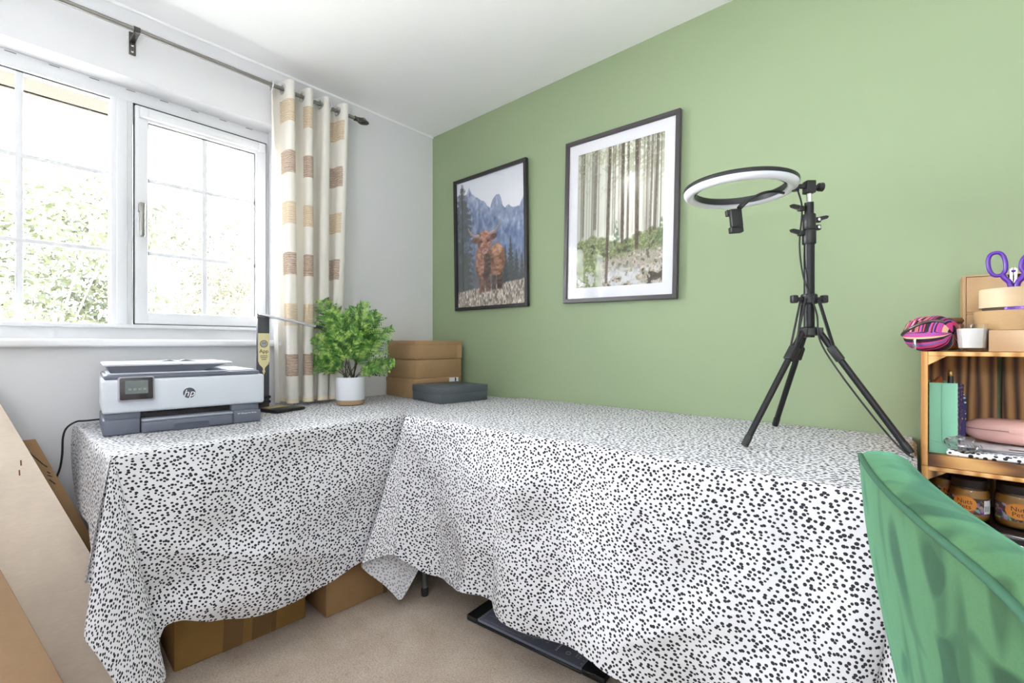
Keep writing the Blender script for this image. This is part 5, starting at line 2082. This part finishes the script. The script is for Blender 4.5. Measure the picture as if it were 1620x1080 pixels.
# ================================================================== under the tables
def floor_box(label, corner, far, depth, h, mat, tapes, left_bulge=0.0):
    ex = Vector((far[0] - corner[0], far[1] - corner[1], 0))
    w_ = ex.length
    a = math.atan2(ex.y, ex.x)
    t = thing('moving_box', label, 'box', (corner[0], corner[1], .001), a)
    MB().rbox((0, 0, 0), (w_, depth, h), .006, 2).build('body', mat, t, 40)
    for (x0, x1, lean) in tapes:
        MB().prism([(x0, .002), (x1, .002), (x1 + lean, h - .002), (x0 + lean, h - .002)], lambda p, q: (p, -.0008, q), lambda p, q: (p, .0004, q)).build('tape_strip', 'tape', t)
    MB().tube([(.010, -.0005, .004), (.009, -.001, h * .5), (.011, -.0005, h - .004)], .0012, 5).build('edge_crease', mat, t)
    return t


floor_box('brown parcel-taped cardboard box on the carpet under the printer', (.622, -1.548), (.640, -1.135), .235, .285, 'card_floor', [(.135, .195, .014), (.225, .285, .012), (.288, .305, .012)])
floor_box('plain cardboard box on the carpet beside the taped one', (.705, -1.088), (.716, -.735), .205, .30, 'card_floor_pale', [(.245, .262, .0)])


def make_trimmer():
    p0, p1 = Vector((1.112, -.742, .001)), Vector((1.678, -.700, .001))
    ex = (p1 - p0)
    w_ = ex.length
    t = thing('paper_trimmer', 'slate grey paper trimmer lying on the carpet under the long table', 'trimmer', p0, math.atan2(ex.y, ex.x))
    dp, h = .31, .020
    MB().rbox((0, 0, 0), (.052, dp, h + .003), .006, 2).build('end_cap', 'black_plastic', t, 40)
    MB().rbox((w_ - .082, 0, 0), (w_, dp, h + .003), .008, 2).build('end_cap', 'black_plastic', t, 40)
    MB().rbox((.05, .001, 0), (w_ - .08, dp, h * .55), .003, 1).build('tray', 'black_plastic', t, 40)
    MB().box((.052, .006, h * .5), (w_ - .082, dp - .004, h)).build('deck', 'trimmer_deck', t)
    zt = h + .0004

    def ink(poly):
        MB().prism(poly, lambda a, b: (a, b, zt - .0003), lambda a, b: (a, b, zt + .0003)).build('deck_marking', 'trimmer_ink', t)

    def bar(x0, y0, x1, y1, th=.0011):
        d = Vector((x1 - x0, y1 - y0)).normalized()
        n = Vector((-d.y, d.x)) * th / 2
        ink([(x0 - n.x, y0 - n.y), (x1 - n.x, y1 - n.y), (x1 + n.x, y1 + n.y), (x0 + n.x, y0 + n.y)])
    bar(.075, .050, .195, .050)
    bar(.075, .090, .195, .090)
    bar(.0535, .006, .0535, dp - .01, .0012)
    bar(w_ - .0838, .006, w_ - .0838, dp - .01, .0014)
    for k in range(26):
        bar(.075 + k * .0065, .018, .078 + k * .0065, .018, .0012)
    for k in range(7):
        bar(.058, .02 + k * .013, .062, .02 + k * .013, .003)
    # protractor arc with ticks and lettering
    for k in range(18):
        a0, a1 = math.radians(200 + k * 7), math.radians(207 + k * 7)
        c = (.262, .118)
        bar(c[0] + .080 * math.cos(a0), c[1] + .080 * math.sin(a0), c[0] + .080 * math.cos(a1), c[1] + .080 * math.sin(a1), .0011)
        if k % 3 == 0:
            bar(c[0] + .080 * math.cos(a0), c[1] + .080 * math.sin(a0), c[0] + .094 * math.cos(a0), c[1] + .094 * math.sin(a0), .0011)
    for x, y, n_ in ((.330, .045, 4), (.372, .030, 5), (.455, .038, 5)):
        for k in range(n_):
            bar(x, y + k * .011, x + .006, y + k * .011 + .003, .003)
    bar(.378, .028, .378, .075, .003)
    bar(.447, .040, .447, .062, .004)
    for k in range(12):
        a0, a1 = math.radians(k * 30), math.radians(k * 30 + 30)
        bar(.418 + .0075 * math.cos(a0), .042 + .0075 * math.sin(a0), .418 + .0075 * math.cos(a1), .042 + .0075 * math.sin(a1), .003)
    for k in range(6):
        bar(w_ - .092, .022 + k * .016, w_ - .088, .022 + k * .016, .005)
    return t


make_trimmer()


# ================================================================== flattened cartons leaning by the printer table
def leaning_sheet(name, label, top_r, bot_r, ylen, th, mat, notch=None, extra=None, group='flattened cartons'):
    """sheet whose right-hand edge runs from top_r to bot_r and which extends towards -y"""
    a, b = Vector(top_r), Vector(bot_r)
    t = thing(name, label, 'cardboard', (b.x, b.y - .2, 0.0), 0, group)
    o = t.location
    n = (b - a).cross(Vector((0, -1, 0))).normalized()
    if n.x < 0:
        n = -n
    poly = [a, b, b + Vector((0, -ylen, 0)), a + Vector((0, -ylen, 0))]
    fr = [p - o + n * th / 2 for p in poly]
    bk = [p - o - n * th / 2 for p in poly]
    m = MB().add(fr + bk, [(0, 1, 2, 3), (7, 6, 5, 4), (0, 4, 5, 1), (1, 5, 6, 2), (2, 6, 7, 3), (3, 7, 4, 0)])
    m.build('panel', mat, t)
    m2 = MB()
    for k in (-1, 1):
        m2.tube([a - o + n * th * .5 * k * .7, b - o + n * th * .5 * k * .7], .0008, 4)
    m2.build('corrugated_edge', 'card_edge', t)
    return t, n, o, a, b


# the one against the wall, a thick folded carton
tA, nA, oA, aA, bA = leaning_sheet('flattened_carton', 'folded brown carton nearest the wall, with printed marks on its edge strip', (.040, -1.824, .703), (.520, -1.560, .010), .9, .022, 'card_floor_pale')
e = (bA - aA)
for f0, f1, w0, w1 in ((.06, .12, .030, .014), (.12, .135, .014, .008), (.155, .165, .014, .010), (.170, .180, .018, .010), (.19, .215, .020, .012)):
    p = [aA + e * f0 + Vector((0, -w0, 0)), aA + e * f1 + Vector((0, -w1, 0))]
    dd = Vector((0, -.004, 0))
    q = [x - oA + nA * .0115 for x in (p[0], p[1], p[1] + dd, p[0] + dd)]
    MB().add(q + [x + nA * .0006 for x in q], [(0, 1, 2, 3), (4, 5, 6, 7), (0, 1, 5, 4), (1, 2, 6, 5), (2, 3, 7, 6), (3, 0, 4, 7)]).build('printed_mark', 'black_print', tA)
# the large pale sheet
tB, nB, oB, aB, bB = leaning_sheet('flattened_carton', 'large pale flattened cardboard carton leaning under the window', (-.030 + .055, -1.944, .935), (.640, -1.575, .008), 1.0, .007, 'card_sheet')
e = bB - aB
for f0, w0 in ((.29, .030), (.32, .045)):
    p = aB + e * f0 + Vector((0, -w0, 0))
    d1, d2 = e.normalized() * .020 + Vector((0, -.006, 0)), Vector((0, .0035, 0))
    q = [x - oB + nB * .0036 for x in (p, p + d1, p + d1 + d2, p + d2)]
    MB().add(q + [x + nB * .0006 for x in q], [(0, 1, 2, 3), (4, 5, 6, 7), (0, 1, 5, 4), (1, 2, 6, 5), (2, 3, 7, 6), (3, 0, 4, 7)]).build('slit', 'card_edge', tB)
# a bundle of small offcuts lying against the sheet at the picture edge
t = thing('carton_bundle', 'bundle of layered cardboard offcuts taped together on the pale sheet', 'cardboard', tuple(aB + e * .30 + Vector((0, -.13, 0)) + nB * .006))
ed, el = e.normalized(), Vector((0, -1, 0))
for k in range(6):
    m_ = frame_m(nB * (.004 + k * .0062), ed, el)
    MB().box((-.075 + k * .002, .0 + .002 * (k % 3), -.0025), (.075 + k * .004, .30, .0025), m_).build('offcut', 'card_dark', t)
m_ = frame_m(nB * .040, ed, el)
MB().rbox((.02, -.004, -.001), (.07, .28, .0012), .0004, 1, m_).build('clear_tape', 'clear_film', t)
# darker sheet nearest the viewer
leaning_sheet('flattened_carton', 'darker brown flattened carton in front of the pale sheet', (.58, -2.005, .720), (.865, -1.745, .008), .9, .008, 'card_dark')


# ================================================================== garden beyond the window
def leaf_cloud(name, mat, parent, centres, nleaf, size, rnd):
    m = MB()
    for _ in range(nleaf):
        c, r = rnd.choice(centres)
        d = Vector((rnd.gauss(0, 1), rnd.gauss(0, 1), rnd.gauss(0, 1))).normalized() * (rnd.random() ** .4)
        p = Vector(c) + Vector((d.x * r[0], d.y * r[1], d.z * r[2]))
        a = Vector((rnd.gauss(0, 1), rnd.gauss(0, 1), rnd.gauss(0, 1))).normalized()
        b = a.orthogonal().normalized()
        s = size * rnd.uniform(.6, 1.4)
        m.add([p - a * s, p + b * s * .42, p + a * s, p - b * s * .42], [(0, 1, 2, 3)])
    return m.build(name, mat, parent, None, fix=False)


def garden_shrub(label, x, y, h, wd, mat, n, seed, nm='garden_shrub'):
    rnd = random.Random(seed)
    t = thing(nm, label, 'shrub', (x, y, -.35), 0, 'shrubs outside the window')
    cs = []
    for _ in range(22):
        z = rnd.uniform(.45, 1) * h
        cs.append(((rnd.uniform(-.5, .5) * wd, rnd.uniform(-.6, .6) * wd, z), (.30 * wd, .34 * wd, .26 * wd)))
        MB_pts = [(0, 0, 0), (cs[-1][0][0] * .5, cs[-1][0][1] * .5, z * .55), cs[-1][0]]
    leaf_cloud('foliage', mat, t, cs, n, .034, rnd)
    st = MB()
    for c, _r in cs:
        st.tube(spline([(0, 0, 0), (c[0] * .35, c[1] * .35, c[2] * .5), c], 4), .006, 5)
    st.build('stems', 'bark', t, 60)
    return t


garden_shrub('pale green leafy shrub seen low through the fixed window pane', -2.9, -1.75, 2.45, 1.25, 'leaf_a', 8000, 21)
garden_shrub('straw coloured shrub seen low through the opening sash', -4.9, -.02, 2.9, 1.5, 'leaf_b', 9000, 22)
garden_shrub('yellowish shrub far back beside the curtain', -7.2, 1.55, 3.3, 1.6, 'leaf_a', 8000, 23)


def bare_tree(label, x, y, h, seed):
    rnd = random.Random(seed)
    t = thing('garden_tree', label, 'tree', (x, y, -.35), 0, 'thin trees outside')
    MB().tube(spline([(0, 0, 0), (.05, .06, h * .4), (-.04, .10, h * .75), (.02, .05, h)], 5), [.022 - .018 * k / 15 for k in range(16)], 7).build('trunk', 'bark', t, 60)
    br = MB()
    for _ in range(46):
        z = rnd.uniform(.28, .98) * h
        L = rnd.uniform(.35, .9) * (1.15 - z / h)
        a = rnd.uniform(0, 2 * PI)
        p0 = Vector((.02, .06, z))
        p1 = p0 + Vector((math.cos(a) * L * .6, math.sin(a) * L * .6, L * .35))
        p2 = p0 + Vector((math.cos(a + .3) * L, math.sin(a + .3) * L, L * .8))
        br.tube([p0, p1, p2], [.007, .004, .0015], 5)
        for _k in range(3):
            q = p1.lerp(p2, rnd.random())
            br.tube([q, q + Vector((rnd.uniform(-.2, .2), rnd.uniform(-.2, .2), rnd.uniform(.0, .25)))], [.004, .0015], 4)
    br.build('branches', 'bark', t, 60)
    return t


bare_tree('thin pale tree with bare twigs beyond the opening sash', -4.2, 2.1, 4.4, 31)
bare_tree('thin bare tree beyond the fixed window pane', -5.0, -2.9, 4.6, 32)
